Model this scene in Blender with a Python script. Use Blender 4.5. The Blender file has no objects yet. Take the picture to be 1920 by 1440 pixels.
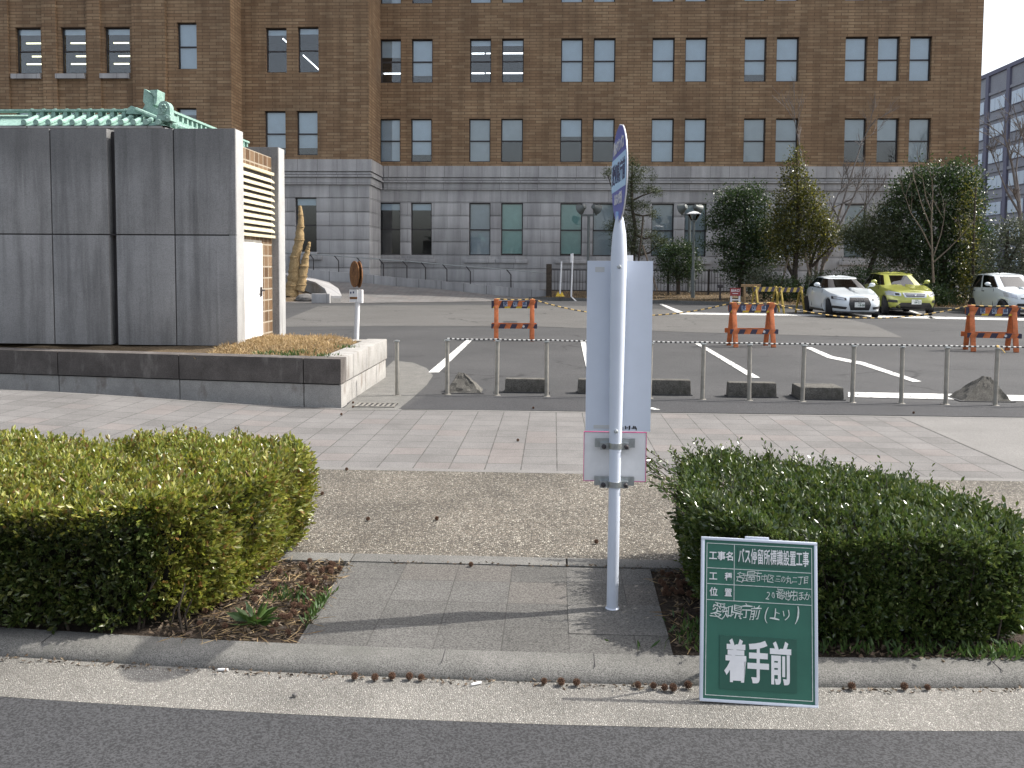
import bpy, bmesh, math, random
import numpy as np
from mathutils import Matrix, Vector
random.seed(7); rng = np.random.default_rng(7)
S = bpy.context.scene
COL = S.collection
R = math.radians

# ---------------------------------------------------------------- camera, sky, sun, exposure
F_PX, YAW, ROLL, EYE, PY = 1667.67, .04636, .0065, 1.6863, 600.5      # fitted from the paving grid (1920 px wide frame)
PITCH = R(3.5)
_c, _s = math.cos(YAW), math.sin(YAW)
_F = np.array([-_s*math.cos(PITCH), _c*math.cos(PITCH), -math.sin(PITCH)]); _R0 = np.array([_c, _s, 0.]); _U0 = np.cross(_R0, _F)
_R = math.cos(ROLL)*_R0 + math.sin(ROLL)*_U0; _U = math.cos(ROLL)*_U0 - math.sin(ROLL)*_R0
cd = bpy.data.cameras.new('camera'); cam = bpy.data.objects.new('camera', cd); COL.objects.link(cam)
m3 = Matrix((_R, _U, -_F)).transposed()
cam.matrix_world = Matrix.Translation((0, 0, EYE)) @ m3.to_4x4()
cd.sensor_width = 36; cd.lens = F_PX*36/1920; cd.shift_y = -(720-PY)/1920; cd.clip_end = 2000; cd.clip_start = .05
S.camera = cam
SUN_EL, SUN_AZ = R(47), R(14.5)           # azimuth measured from +X towards +Y
w = bpy.data.worlds.new('World'); S.world = w; w.use_nodes = True
_n = w.node_tree.nodes; _bg = _n['Background']
sky = _n.new('ShaderNodeTexSky'); sky.sky_type = 'NISHITA'; sky.sun_disc = False
sky.sun_elevation = SUN_EL; sky.sun_rotation = R(90)-SUN_AZ
sky.air_density = 1.0; sky.dust_density = 4.0; sky.ozone_density = 1.0
_hs = _n.new('ShaderNodeHueSaturation'); _hs.inputs['Saturation'].default_value = .46; w.node_tree.links.new(sky.outputs[0], _hs.inputs['Color']); w.node_tree.links.new(_hs.outputs[0], _bg.inputs[0]); _bg.inputs[1].default_value = .15
sd = bpy.data.lights.new('sun', 'SUN'); sd.energy = 3.1; sd.angle = R(.55); sd.color = (1, .95, .87)
sun = bpy.data.objects.new('sun', sd); COL.objects.link(sun)
_d = Vector((math.cos(SUN_EL)*math.cos(SUN_AZ), math.cos(SUN_EL)*math.sin(SUN_AZ), math.sin(SUN_EL)))
sun.rotation_euler = _d.to_track_quat('Z', 'Y').to_euler(); sun.location = (30, 10, 40)
S.view_settings.view_transform = 'Standard'; S.view_settings.look = 'None'; S.view_settings.exposure = .98; S.view_settings.gamma = 1

def _ray(x, y): return _F + _R*(x-960)/F_PX - _U*(y-PY)/F_PX
def gp(x, y, z=0.):                      # a pixel of the photograph on the level z
    d = _ray(x, y); t = (z-EYE)/d[2]; return Vector((d[0]*t, d[1]*t, z))
def at(x, y, Y):                         # a pixel of the photograph on the plane at depth Y
    d = _ray(x, y); t = Y/d[1]; return Vector((d[0]*t, Y, EYE+d[2]*t))

# ---------------------------------------------------------------- materials
def newmat(name):
    m = bpy.data.materials.new(name); m.use_nodes = True
    return m, m.node_tree.nodes, m.node_tree.links, m.node_tree.nodes['Principled BSDF']
def ramp(n, stops):
    r = n.new('ShaderNodeValToRGB'); e = r.color_ramp.elements
    while len(e) < len(stops): e.new(.5)
    for k, (p, c) in enumerate(stops): e[k].position = p; e[k].color = (*c, 1) if len(c) == 3 else c
    return r
def coords(n, l, scale=(1, 1, 1), kind='Object'):
    t = n.new('ShaderNodeTexCoord'); mp = n.new('ShaderNodeMapping'); mp.inputs['Scale'].default_value = scale
    l.new(t.outputs[kind], mp.inputs[0]); return mp.outputs[0]
def noise(n, l, vec, scale, detail=4, rough=.6):
    t = n.new('ShaderNodeTexNoise'); t.inputs['Scale'].default_value = scale; t.inputs['Detail'].default_value = detail; t.inputs['Roughness'].default_value = rough
    l.new(vec, t.inputs['Vector']); return t.outputs['Fac']
def mix(n, l, a, b, fac, mode='MIX'):
    x = n.new('ShaderNodeMix'); x.data_type = 'RGBA'; x.blend_type = mode; x.clamp_result = True
    def put(sock, v):
        if isinstance(v, (tuple, list)): sock.default_value = (*v[:3], 1)
        elif isinstance(v, (int, float)): sock.default_value = v
        else: l.new(v, sock)
    put(x.inputs[0], fac); put(x.inputs[6], a); put(x.inputs[7], b)
    return x.outputs[2]
def bump(n, l, b, h, strength=.3, dist=.01):
    x = n.new('ShaderNodeBump'); x.inputs['Strength'].default_value = strength; x.inputs['Distance'].default_value = dist
    l.new(h, x.inputs['Height']); l.new(x.outputs[0], b.inputs['Normal'])
def speckle(n, l, v, scale):
    a = noise(n, l, v, scale, 3, .8); vo = n.new('ShaderNodeTexVoronoi'); vo.inputs['Scale'].default_value = scale*1.7; l.new(v, vo.inputs['Vector']); sc = n.new('ShaderNodeSeparateColor'); l.new(vo.outputs['Color'], sc.inputs[0])
    x = n.new('ShaderNodeMath'); x.operation = 'MULTIPLY_ADD'; l.new(sc.outputs[0], x.inputs[0]); x.inputs[1].default_value = .32; y = n.new('ShaderNodeMath'); y.operation = 'SUBTRACT'; l.new(a, y.inputs[0]); y.inputs[1].default_value = .16; l.new(y.outputs[0], x.inputs[2])
    return x.outputs[0]
def panelmat(name):
    """old exposed concrete: streaks running down, a dirty weathered head with a ragged lower edge, pale drips"""
    m, n, l, b = newmat(name); v = coords(n, l); v2 = coords(n, l, (5, 5, .35)); v3 = coords(n, l, (11, 11, .5))
    r1 = ramp(n, [(.35, (.23, .23, .233)), (.65, (.31, .31, .312))]); l.new(noise(n, l, v, 1.1, 6), r1.inputs[0])
    st = ramp(n, [(.46, (1, 1, 1)), (.7, (.55, .55, .55))]); l.new(noise(n, l, v2, 1, 5, .65), st.inputs[0]); c = mix(n, l, r1.outputs[0], st.outputs[0], 1., 'MULTIPLY')
    dr = ramp(n, [(.6, (0, 0, 0)), (.72, (.55, .55, .55))]); l.new(noise(n, l, v3, 1, 4), dr.inputs[0]); c = mix(n, l, c, (.36, .36, .355), dr.outputs[0])
    t = n.new('ShaderNodeTexCoord'); sp = n.new('ShaderNodeSeparateXYZ'); l.new(t.outputs['Object'], sp.inputs[0]); ad = n.new('ShaderNodeMath'); ad.operation = 'MULTIPLY_ADD'; l.new(noise(n, l, v2, 1.4, 6, .7), ad.inputs[0]); ad.inputs[1].default_value = .9; l.new(sp.outputs[2], ad.inputs[2])
    hd = ramp(n, [(.0, (0, 0, 0)), (1, (.6, .6, .6))]); hd.color_ramp.elements[0].position = .30; hd.color_ramp.elements[1].position = .62; mr = n.new('ShaderNodeMapRange'); mr.inputs['From Min'].default_value = 2.6; mr.inputs['From Max'].default_value = 4.3; l.new(ad.outputs[0], mr.inputs[0]); l.new(mr.outputs[0], hd.inputs[0]); c = mix(n, l, c, (.085, .085, .085), hd.outputs[0])
    f = speckle(n, l, v, 70); rf = ramp(n, [(.35, (.75, .75, .75)), (.6, (1, 1, 1))]); l.new(f, rf.inputs[0]); c = mix(n, l, c, rf.outputs[0], 1., 'MULTIPLY')
    l.new(c, b.inputs['Base Color']); b.inputs['Roughness'].default_value = .85; bump(n, l, b, f, .2, .004); return m
def asphaltmat(name, c1, c2):
    """tarmac with broad wear, oil spots, wandering cracks and loose light stones"""
    m, n, l, b = newmat(name); v = coords(n, l)
    r1 = ramp(n, [(.35, c1), (.65, c2)]); l.new(noise(n, l, v, .45, 7, .65), r1.inputs[0]); f = speckle(n, l, v, 60); rf = ramp(n, [(.36, (.55, .55, .55)), (.6, (1, 1, 1)), (.72, (1.0, 1, 1))]); l.new(f, rf.inputs[0]); c = mix(n, l, r1.outputs[0], rf.outputs[0], 1., 'MULTIPLY')
    ws = n.new('ShaderNodeTexNoise'); ws.inputs['Scale'].default_value = 1.3; ws.inputs['Detail'].default_value = 5; l.new(v, ws.inputs['Vector']); ad = n.new('ShaderNodeVectorMath'); ad.operation = 'MULTIPLY_ADD'; l.new(ws.outputs['Color'], ad.inputs[0]); ad.inputs[1].default_value = (1.1, 1.1, 0); l.new(v, ad.inputs[2])
    ve = n.new('ShaderNodeTexVoronoi'); ve.feature = 'DISTANCE_TO_EDGE'; ve.inputs['Scale'].default_value = .34; l.new(ad.outputs[0], ve.inputs['Vector']); rc = ramp(n, [(.0, (1, 1, 1)), (.006, (1, 1, 1)), (.012, (0, 0, 0))]); l.new(ve.outputs['Distance'], rc.inputs[0])
    gm = ramp(n, [(.5, (0, 0, 0)), (.58, (.8, .8, .8))]); l.new(noise(n, l, v, .5, 3), gm.inputs[0]); ck = mix(n, l, rc.outputs[0], gm.outputs[0], 1., 'MULTIPLY'); c = mix(n, l, c, (.025, .025, .026), ck)
    oi = ramp(n, [(.66, (0, 0, 0)), (.74, (.6, .6, .6))]); l.new(noise(n, l, v, 1.7, 4), oi.inputs[0]); c = mix(n, l, c, (.035, .035, .036), oi.outputs[0])
    l.new(c, b.inputs['Base Color']); b.inputs['Roughness'].default_value = .85; b.inputs['Specular IOR Level'].default_value = .3; bump(n, l, b, f, .4, .004); return m
def grain(name, c1, c2, scale=6, fine=90, fine_amt=.35, rough=.8, bmp=.3, dist=.004, spec=.3, stain=None, stain_scale=(1, 1, 1), stain_rng=(.5, .65), metal=0):
    """a mottled surface: broad patches between two colours, fine grain, optional stains"""
    m, n, l, b = newmat(name); v = coords(n, l)
    r1 = ramp(n, [(.3, c1), (.7, c2)]); l.new(noise(n, l, v, scale), r1.inputs[0])
    f = speckle(n, l, v, fine)
    r2 = ramp(n, [(.36, (1-fine_amt,)*3), (.62, (1,)*3), (.72, (1,)*3)]); l.new(f, r2.inputs[0])
    c = mix(n, l, r1.outputs[0], r2.outputs[0], 1., 'MULTIPLY')
    if stain:
        vs = coords(n, l, stain_scale); r3 = ramp(n, [(stain_rng[0], (0, 0, 0)), (stain_rng[1], (1, 1, 1))]); l.new(noise(n, l, vs, 1., 6, .65), r3.inputs[0])
        c = mix(n, l, c, stain, r3.outputs[0])
    l.new(c, b.inputs['Base Color']); b.inputs['Roughness'].default_value = rough; b.inputs['Specular IOR Level'].default_value = spec; b.inputs['Metallic'].default_value = metal
    if bmp: bump(n, l, b, f, bmp, dist)
    return m
def paint(name, c, rough=.4, metal=0, coat=0, dirt=.15, scale=12):
    m, n, l, b = newmat(name); v = coords(n, l)
    r = ramp(n, [(.35, tuple(x*(1-dirt) for x in c)), (.65, c)]); l.new(noise(n, l, v, scale, 5), r.inputs[0])
    l.new(r.outputs[0], b.inputs['Base Color']); b.inputs['Roughness'].default_value = rough; b.inputs['Metallic'].default_value = metal
    if coat: b.inputs['Coat Weight'].default_value = coat; b.inputs['Coat Roughness'].default_value = .04
    return m
def leafmat(name, cols, trans=.35, rough=.38, spec=.5):
    m, n, l, b = newmat(name); g = n.new('ShaderNodeNewGeometry')
    k = len(cols); r = ramp(n, [(i/max(1, k-1), c) for i, c in enumerate(cols)]); l.new(g.outputs['Random Per Island'], r.inputs[0])
    v = coords(n, l); big = ramp(n, [(.35, (.7, .7, .7)), (.65, (1, 1, 1))]); l.new(noise(n, l, v, 5, 2), big.inputs[0])
    c = mix(n, l, r.outputs[0], big.outputs[0], 1., 'MULTIPLY')
    l.new(c, b.inputs['Base Color']); b.inputs['Roughness'].default_value = rough; b.inputs['Specular IOR Level'].default_value = spec
    if trans:
        t = n.new('ShaderNodeBsdfTranslucent'); l.new(mix(n, l, c, (1.0, .95, .35), .25, 'MULTIPLY'), t.inputs[0])
        ms = n.new('ShaderNodeMixShader'); ms.inputs[0].default_value = trans
        l.new(b.outputs[0], ms.inputs[1]); l.new(t.outputs[0], ms.inputs[2]); l.new(ms.outputs[0], n['Material Output'].inputs[0])
    return m
def emit(name, c, s):
    m, n, l, b = newmat(name); b.inputs['Base Color'].default_value = (.8, .8, .8, 1); b.inputs['Emission Color'].default_value = (*c, 1); b.inputs['Emission Strength'].default_value = s
    return m
def glassmat(name, tint=(.75, .85, .86), refl=.22, rough=.03):
    m, n, l, b = newmat(name); n.remove(b)
    t = n.new('ShaderNodeBsdfTransparent'); t.inputs[0].default_value = (*tint, 1); g = n.new('ShaderNodeBsdfGlossy'); g.inputs['Roughness'].default_value = rough
    v = coords(n, l); bp = n.new('ShaderNodeBump'); bp.inputs['Strength'].default_value = .02; l.new(noise(n, l, v, 1.3, 1), bp.inputs['Height']); l.new(bp.outputs[0], g.inputs['Normal'])
    f = n.new('ShaderNodeFresnel'); f.inputs[0].default_value = 1.45; a = n.new('ShaderNodeMath'); a.operation = 'ADD'; l.new(f.outputs[0], a.inputs[0]); a.inputs[1].default_value = refl-.04
    ms = n.new('ShaderNodeMixShader'); l.new(a.outputs[0], ms.inputs[0]); l.new(t.outputs[0], ms.inputs[1]); l.new(g.outputs[0], ms.inputs[2]); l.new(ms.outputs[0], n['Material Output'].inputs[0])
    return m
def tilemat(name, size, off, c1, c2, pink, joint, mortar, fine_amt=.3, pink_at=.86):
    """square paving: grid joints, a tint for each tile, some reddish tiles"""
    m, n, l, b = newmat(name); t = n.new('ShaderNodeTexCoord'); mp = n.new('ShaderNodeMapping'); mp.inputs['Location'].default_value = (-off[0], -off[1], 0); l.new(t.outputs['Object'], mp.inputs[0]); v = mp.outputs[0]
    dv = n.new('ShaderNodeVectorMath'); dv.operation = 'DIVIDE'; dv.inputs[1].default_value = (size, size, 1); l.new(v, dv.inputs[0])
    fl = n.new('ShaderNodeVectorMath'); fl.operation = 'FLOOR'; l.new(dv.outputs[0], fl.inputs[0])
    sz = n.new('ShaderNodeVectorMath'); sz.operation = 'MULTIPLY'; sz.inputs[1].default_value = (1, 1, 0); l.new(fl.outputs[0], sz.inputs[0])
    wn = n.new('ShaderNodeTexWhiteNoise'); wn.noise_dimensions = '2D'; l.new(sz.outputs[0], wn.inputs['Vector'])
    r = ramp(n, [(0, c1), (pink_at-.02, c2), (pink_at, pink), (1, pink)]); l.new(wn.outputs['Value'], r.inputs[0])
    br = n.new('ShaderNodeTexBrick'); br.offset = 0; br.inputs['Scale'].default_value = 1; br.inputs['Brick Width'].default_value = size; br.inputs['Row Height'].default_value = size
    br.inputs['Mortar Size'].default_value = mortar; br.inputs['Mortar Smooth'].default_value = .3; l.new(v, br.inputs['Vector'])
    f = speckle(n, l, v, 105); r2 = ramp(n, [(.38, (1-fine_amt,)*3), (.6, (1, 1, 1))]); l.new(f, r2.inputs[0])
    c = mix(n, l, r.outputs[0], r2.outputs[0], 1., 'MULTIPLY')
    r4 = ramp(n, [(.35, (.78, .78, .78)), (.62, (1, 1, 1))]); l.new(noise(n, l, v, 1.4, 6, .65), r4.inputs[0]); c = mix(n, l, c, r4.outputs[0], 1., 'MULTIPLY')
    jm = n.new('ShaderNodeMath'); jm.operation = 'MULTIPLY'; l.new(br.outputs['Fac'], jm.inputs[0])
    rj = ramp(n, [(.3, (.35,)*3), (.6, (1,)*3)]); l.new(noise(n, l, v, 5, 3), rj.inputs[0]); l.new(rj.outputs[0], jm.inputs[1])
    c = mix(n, l, c, joint, jm.outputs[0])
    l.new(c, b.inputs['Base Color']); b.inputs['Roughness'].default_value = .85; b.inputs['Specular IOR Level'].default_value = .25
    h = mix(n, l, f, (0, 0, 0), br.outputs['Fac']); bump(n, l, b, h, .35, .004)
    return m
def gravelmat(name, scale, cols, dark, rough=.7):
    m, n, l, b = newmat(name); v = coords(n, l)
    vo = n.new('ShaderNodeTexVoronoi'); vo.inputs['Scale'].default_value = scale; l.new(v, vo.inputs['Vector'])
    ve = n.new('ShaderNodeTexVoronoi'); ve.feature = 'DISTANCE_TO_EDGE'; ve.inputs['Scale'].default_value = scale; l.new(v, ve.inputs['Vector'])
    sx = n.new('ShaderNodeSeparateColor'); l.new(vo.outputs['Color'], sx.inputs[0])
    k = len(cols); r = ramp(n, [(i/(k-1), c) for i, c in enumerate(cols)]); l.new(sx.outputs[0], r.inputs[0])
    re = ramp(n, [(.03, (0, 0, 0)), (.2, (1, 1, 1))]); l.new(ve.outputs['Distance'], re.inputs[0])
    c = mix(n, l, dark, r.outputs[0], re.outputs[0])
    rb = ramp(n, [(.36, (.7, .7, .7)), (.6, (1, 1, 1))]); l.new(noise(n, l, v, 1.2, 5), rb.inputs[0]); c = mix(n, l, c, rb.outputs[0], 1., 'MULTIPLY')
    l.new(c, b.inputs['Base Color']); b.inputs['Roughness'].default_value = rough; b.inputs['Specular IOR Level'].default_value = .35
    bump(n, l, b, ve.outputs['Distance'], .7, .012)
    return m
def brickmat(name, bw, rh, c1, c2, c3, mortar, ms, off=.5, rough=.75, bstr=.5, squash=True):
    """facing tile / stone courses on vertical walls (runs along x+y, rises along z)"""
    m, n, l, b = newmat(name); t = n.new('ShaderNodeTexCoord'); sp = n.new('ShaderNodeSeparateXYZ'); l.new(t.outputs['Object'], sp.inputs[0])
    ad = n.new('ShaderNodeMath'); l.new(sp.outputs[0], ad.inputs[0]); l.new(sp.outputs[1], ad.inputs[1])
    cb = n.new('ShaderNodeCombineXYZ'); l.new(ad.outputs[0], cb.inputs[0]); l.new(sp.outputs[2], cb.inputs[1]); v = cb.outputs[0]
    br = n.new('ShaderNodeTexBrick'); br.offset = off; br.inputs['Scale'].default_value = 1; br.inputs['Brick Width'].default_value = bw; br.inputs['Row Height'].default_value = rh
    br.inputs['Mortar Size'].default_value = ms; br.inputs['Mortar Smooth'].default_value = .2; br.inputs['Color1'].default_value = (0, 0, 0, 1); br.inputs['Color2'].default_value = (1, 1, 1, 1); l.new(v, br.inputs['Vector'])
    r = ramp(n, [(0, c1), (.5, c2), (1, c3)]); l.new(br.outputs['Color'], r.inputs[0])
    g = noise(n, l, v, .35, 5, .6); rg = ramp(n, [(.32, (.74, .73, .74)), (.66, (1, 1, 1))]); l.new(g, rg.inputs[0]); c = mix(n, l, r.outputs[0], rg.outputs[0], 1., 'MULTIPLY')
    vs = n.new('ShaderNodeMapping'); vs.inputs['Scale'].default_value = (2.2, .16, 1); l.new(v, vs.inputs[0]); g2 = noise(n, l, vs.outputs[0], 1, 5); rs = ramp(n, [(.36, (.72, .72, .72)), (.6, (1, 1, 1))]); l.new(g2, rs.inputs[0]); c = mix(n, l, c, rs.outputs[0], 1., 'MULTIPLY')
    c = mix(n, l, c, mortar, br.outputs['Fac'])
    f = noise(n, l, t.outputs['Object'], 40, 3); rf = ramp(n, [(.3, (.8, .8, .8)), (.7, (1, 1, 1))]); l.new(f, rf.inputs[0]); c = mix(n, l, c, rf.outputs[0], 1., 'MULTIPLY')
    l.new(c, b.inputs['Base Color']); b.inputs['Roughness'].default_value = rough; b.inputs['Specular IOR Level'].default_value = .3
    iv = n.new('ShaderNodeMath'); iv.operation = 'SUBTRACT'; iv.inputs[0].default_value = 1; l.new(br.outputs['Fac'], iv.inputs[1]); bump(n, l, b, iv.outputs[0], bstr, .02)
    return m

M = dict(
    asphalt=grain('asphalt', (.055, .056, .06), (.07, .071, .075), .8, 85, .6, .8, .5, .004),
    asphalt_light=asphaltmat('asphalt_light', (.112, .109, .104), (.136, .133, .128)),
    asphalt_lot=asphaltmat('asphalt_lot', (.06, .061, .063), (.08, .08, .082)),
    gutter=gravelmat('gutter_concrete', 130, [(.17, .165, .15), (.29, .285, .265), (.38, .37, .34), (.22, .21, .195), (.52, .5, .46)], (.15, .14, .125), .85),
    kerb=grain('kerb_concrete', (.16, .158, .148), (.22, .215, .202), 5, 190, .6, .85, .5, .004, stain=(.11, .11, .1), stain_scale=(3, 3, 3), stain_rng=(.56, .72)),
    gravel=gravelmat('pebble_concrete', 84, [(.09, .08, .066), (.19, .17, .14), (.34, .305, .25), (.12, .105, .088), (.56, .53, .45), (.055, .05, .044), (.25, .215, .165)], (.055, .048, .04)),
    tiles=tilemat('sidewalk_tiles', .3, (.0431, 10.1988), (.178, .172, .167), (.212, .205, .2), (.212, .195, .187), (.06, .057, .054), .006),
    paving=tilemat('bus_stop_paving', .3, (-.8164, 4.6548), (.13, .127, .12), (.165, .161, .153), (.17, .16, .148), (.06, .058, .054), .0035, .55, .8),
    apron=grain('concrete_apron', (.172, .167, .16), (.215, .209, .20), 1.5, 90, .3, .85, .3),
    soil=grain('soil', (.035, .026, .018), (.075, .055, .04), 14, 70, .5, .95, .9, .02),
    dry_bed=grain('dry_bed', (.12, .085, .05), (.19, .14, .085), 3, 60, .5, .95, .8, .03),
    paving_slab=grain('paving_slab', (.14, .136, .128), (.175, .17, .16), 6, 100, .5, .85, .4),
    blockmat=grain('dirty_block_concrete', (.105, .10, .09), (.18, .172, .155), 7, 110, .6, .9, .6, .006, stain=(.06, .058, .05), stain_scale=(6, 6, 4), stain_rng=(.52, .66)),
    letter_plate=paint('letter_plate', (.42, .50, .60), .5, dirt=.2),
    tape=paint('tape', (.55, .56, .56), .6),
    line=grain('road_paint', (.62, .62, .6), (.74, .74, .72), 20, 90, .25, .7, .2, stain=(.085, .085, .085), stain_scale=(9, 9, 9), stain_rng=(.56, .6)),
    facade=brickmat('scratch_tile', .72, .16, (.305, .192, .108), (.365, .24, .138), (.425, .295, .175), (.13, .085, .053), .015, .5),
    stone=brickmat('granite_block', 1.5, .74, (.45, .445, .44), (.52, .515, .51), (.57, .56, .555), (.24, .235, .23), .012, .5, bstr=.3),
    band=brickmat('granite_band', 1.05, 3., (.50, .495, .49), (.55, .545, .54), (.59, .58, .575), (.2, .195, .19), .014, 0, bstr=.3),
    frame=paint('bronze_frame', (.035, .03, .032), .5), dark=paint('dark_interior', (.03, .034, .036), .9), black=paint('black_trim', (.018, .018, .02), .5),
    glass=glassmat('window_glass', (.95, .98, 1.0), .09), blind=paint('roller_blind', (.70, .81, .88), .9, dirt=.08, scale=2), blind_green=paint('green_blind', (.42, .66, .58), .9, dirt=.1, scale=2), blind_grey=paint('grey_blind', (.56, .61, .62), .9, dirt=.1, scale=2),
    lamp=emit('fluorescent_tube', (.95, .97, 1.), 2.2), lamp_warm=emit('fluorescent_tube_warm', (1., .93, .6), 1.6),
    white=paint('white_paint', (.78, .78, .79), .35, dirt=.1), white_metal=paint('white_metal', (.60, .65, .74), .4, dirt=.06, scale=5), steel=paint('galvanised_steel', (.5, .53, .54), .35, .8, dirt=.25, scale=40),
    bollard=paint('dull_aluminium', (.36, .345, .31), .45, .5, dirt=.3, scale=9),
    blue=paint('sign_blue', (.085, .11, .42), .4, dirt=.05), pale_blue=paint('sign_pale_blue', (.45, .68, .92), .4, dirt=.05), navy=paint('lettering_navy', (.03, .04, .12), .5), magenta=paint('magenta_edge', (.6, .06, .25), .5),
    orange=paint('orange_paint', (.60, .165, .05), .6, dirt=.4), stripe_black=paint('black_stripe', (.035, .03, .06), .5), yellow=paint('yellow_paint', (.62, .42, .03), .5, dirt=.25), yellow_worn=paint('worn_yellow', (.42, .31, .06), .7, dirt=.45), wood=grain('weathered_wood', (.26, .17, .09), (.36, .25, .14), 8, 60, .3, .85, .3),
    boardgreen=paint('blackboard_green', (.028, .135, .095), .55, dirt=.14, scale=9), boardsheet=paint('magnet_sheet_green', (.02, .095, .068), .35, dirt=.08), chalk=paint('chalk', (.68, .73, .70), .9, dirt=.25, scale=60),
    rust=grain('rusty_metal', (.2, .09, .035), (.34, .17, .07), 9, 50, .4, .8, .2, stain=(.08, .035, .02), stain_scale=(9, 9, 3), stain_rng=(.55, .6)),
    panel=panelmat('stained_concrete'),
    panel_lit=grain('sunlit_concrete', (.33, .33, .325), (.42, .42, .41), 2, 90, .15, .85, .15, stain=(.22, .21, .2), stain_scale=(6, 6, .7), stain_rng=(.58, .75)),  # lighter copy of the panel concrete: sunlight put into the colour, over real stains
    joint=paint('joint_dark', (.045, .042, .045), .9), granite=grain('weathered_granite', (.3, .29, .275), (.4, .39, .37), 4, 120, .3, .85, .4, stain=(.15, .12, .10), stain_scale=(4, 4, 2), stain_rng=(.55, .75)),
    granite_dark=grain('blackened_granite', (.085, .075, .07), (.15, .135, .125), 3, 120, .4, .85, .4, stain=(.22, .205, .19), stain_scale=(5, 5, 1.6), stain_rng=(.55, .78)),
    browntile=brickmat('brown_wall_tile', .19, .165, (.13, .075, .04), (.21, .13, .07), (.28, .185, .11), (.36, .31, .24), .012, 0, rough=.55, bstr=.4),
    louvre=paint('louvre_beige', (.62, .56, .4), .5), door=paint('door_white', (.9, .9, .9), .4, dirt=.03),
    copper=grain('green_copper', (.22, .37, .32), (.36, .52, .46), 12, 50, .3, .55, .2, stain=(.1, .2, .16), stain_scale=(9, 9, 9), stain_rng=(.58, .7)),
    rampstone=brickmat('ramp_granite', 1.15, 2., (.40, .40, .40), (.46, .46, .46), (.5, .5, .5), (.15, .15, .15), .02, 0, bstr=.3),
    straw=grain('straw_wrap', (.34, .23, .11), (.52, .38, .2), 9, 60, .45, .9, .8, .02), rock=grain('rock', (.16, .15, .14), (.28, .27, .26), 6, 60, .4, .9, .8, .03),
    bark=grain('bark', (.05, .04, .032), (.1, .08, .062), 8, 60, .4, .95, .6, .01), bark_pale=grain('pale_bark', (.15, .12, .09), (.21, .17, .13), 8, 60, .3, .9, .3), twig=paint('grey_twig', (.20, .175, .16), .9),
    hedge_core=grain('hedge_twigs', (.012, .012, .007), (.03, .026, .016), 14, 60, .5, .95, .8, .02),
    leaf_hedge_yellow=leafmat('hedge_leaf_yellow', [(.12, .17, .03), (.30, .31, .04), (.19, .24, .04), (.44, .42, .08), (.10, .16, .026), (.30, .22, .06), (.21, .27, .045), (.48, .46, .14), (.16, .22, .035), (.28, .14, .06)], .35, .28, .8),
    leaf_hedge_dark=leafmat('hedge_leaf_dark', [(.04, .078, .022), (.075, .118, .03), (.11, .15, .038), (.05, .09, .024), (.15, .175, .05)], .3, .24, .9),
    leaf_hedge_shade_green=leafmat('hedge_leaf_shade_green', [(.03, .055, .014), (.055, .08, .018), (.04, .065, .015), (.11, .12, .03), (.026, .048, .012), (.065, .075, .02)], .2, .35),  # low hedge front: its shade put into the colour of greener, unbleached leaves
    leaf_dark=leafmat('leaf_dark', [(.03, .062, .02), (.05, .09, .028), (.04, .075, .022), (.075, .11, .034)], .35, .33, .7),
    leaf_olive=leafmat('leaf_olive', [(.035, .055, .014), (.085, .095, .02), (.17, .165, .028), (.05, .07, .018), (.3, .27, .05)], .5, .28, .8),
    leaf_pine=leafmat('pine_needles', [(.05, .07, .028), (.08, .10, .042), (.06, .08, .032), (.10, .115, .055)], .25, .6),
    leaf_grey=leafmat('leaf_grey', [(.07, .09, .05), (.11, .13, .08), (.14, .155, .115), (.08, .10, .06)], .25, .35, .6),
    leaf_weed=leafmat('weed_leaf', [(.04, .09, .02), (.07, .13, .03), (.1, .16, .04)], .3, .5),
    dead_leaf=leafmat('dead_leaf', [(.06, .04, .025), (.12, .08, .05), (.2, .145, .095), (.09, .06, .04), (.28, .22, .15), (.05, .035, .025), (.04, .03, .022)], .15, .7),
    dead_grass=leafmat('dead_grass', [(.34, .23, .11), (.46, .33, .17), (.54, .41, .23), (.26, .16, .075)], .25, .8),
    seed=paint('seed_ball', (.13, .07, .042), .9, dirt=.4, scale=60),
    car_white=paint('car_white', (.60, .65, .68), .3, 0, 1, .03), car_green=paint('car_yellow_green', (.36, .38, .085), .3, .15, 1, .05), carglass=glassmat('car_glass', (.1, .12, .12), .1), seat=paint('car_seat', (.05, .05, .055), .8),
    tyre=paint('tyre', (.02, .02, .022), .85), rim=paint('alloy', (.5, .52, .54), .3, .9), chrome=paint('chrome', (.75, .77, .8), .15, 1), headlamp=paint('headlamp', (.6, .64, .68), .1, .3, 1), plate=paint('number_plate', (.72, .74, .72), .4), plate_ink=paint('plate_green', (.02, .09, .05), .5),
    red_sign=paint('red_sign', (.3, .05, .05), .5), far_wall=grain('far_wall', (.34, .35, .39), (.42, .43, .46), .2, 8, .2, .8, 0), far_pier=paint('far_pier', (.18, .18, .25), .7), far_glass=paint('far_glass', (.62, .74, .86), .15), lampgrey=paint('lamp_grey', (.13, .145, .14), .5), rope_white=paint('rope_white', (.62, .62, .6), .8), rope_black=paint('rope_black', (.03, .03, .03), .8), rope_yellow=paint('rope_yellow', (.62, .42, .14), .8),
)

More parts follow.
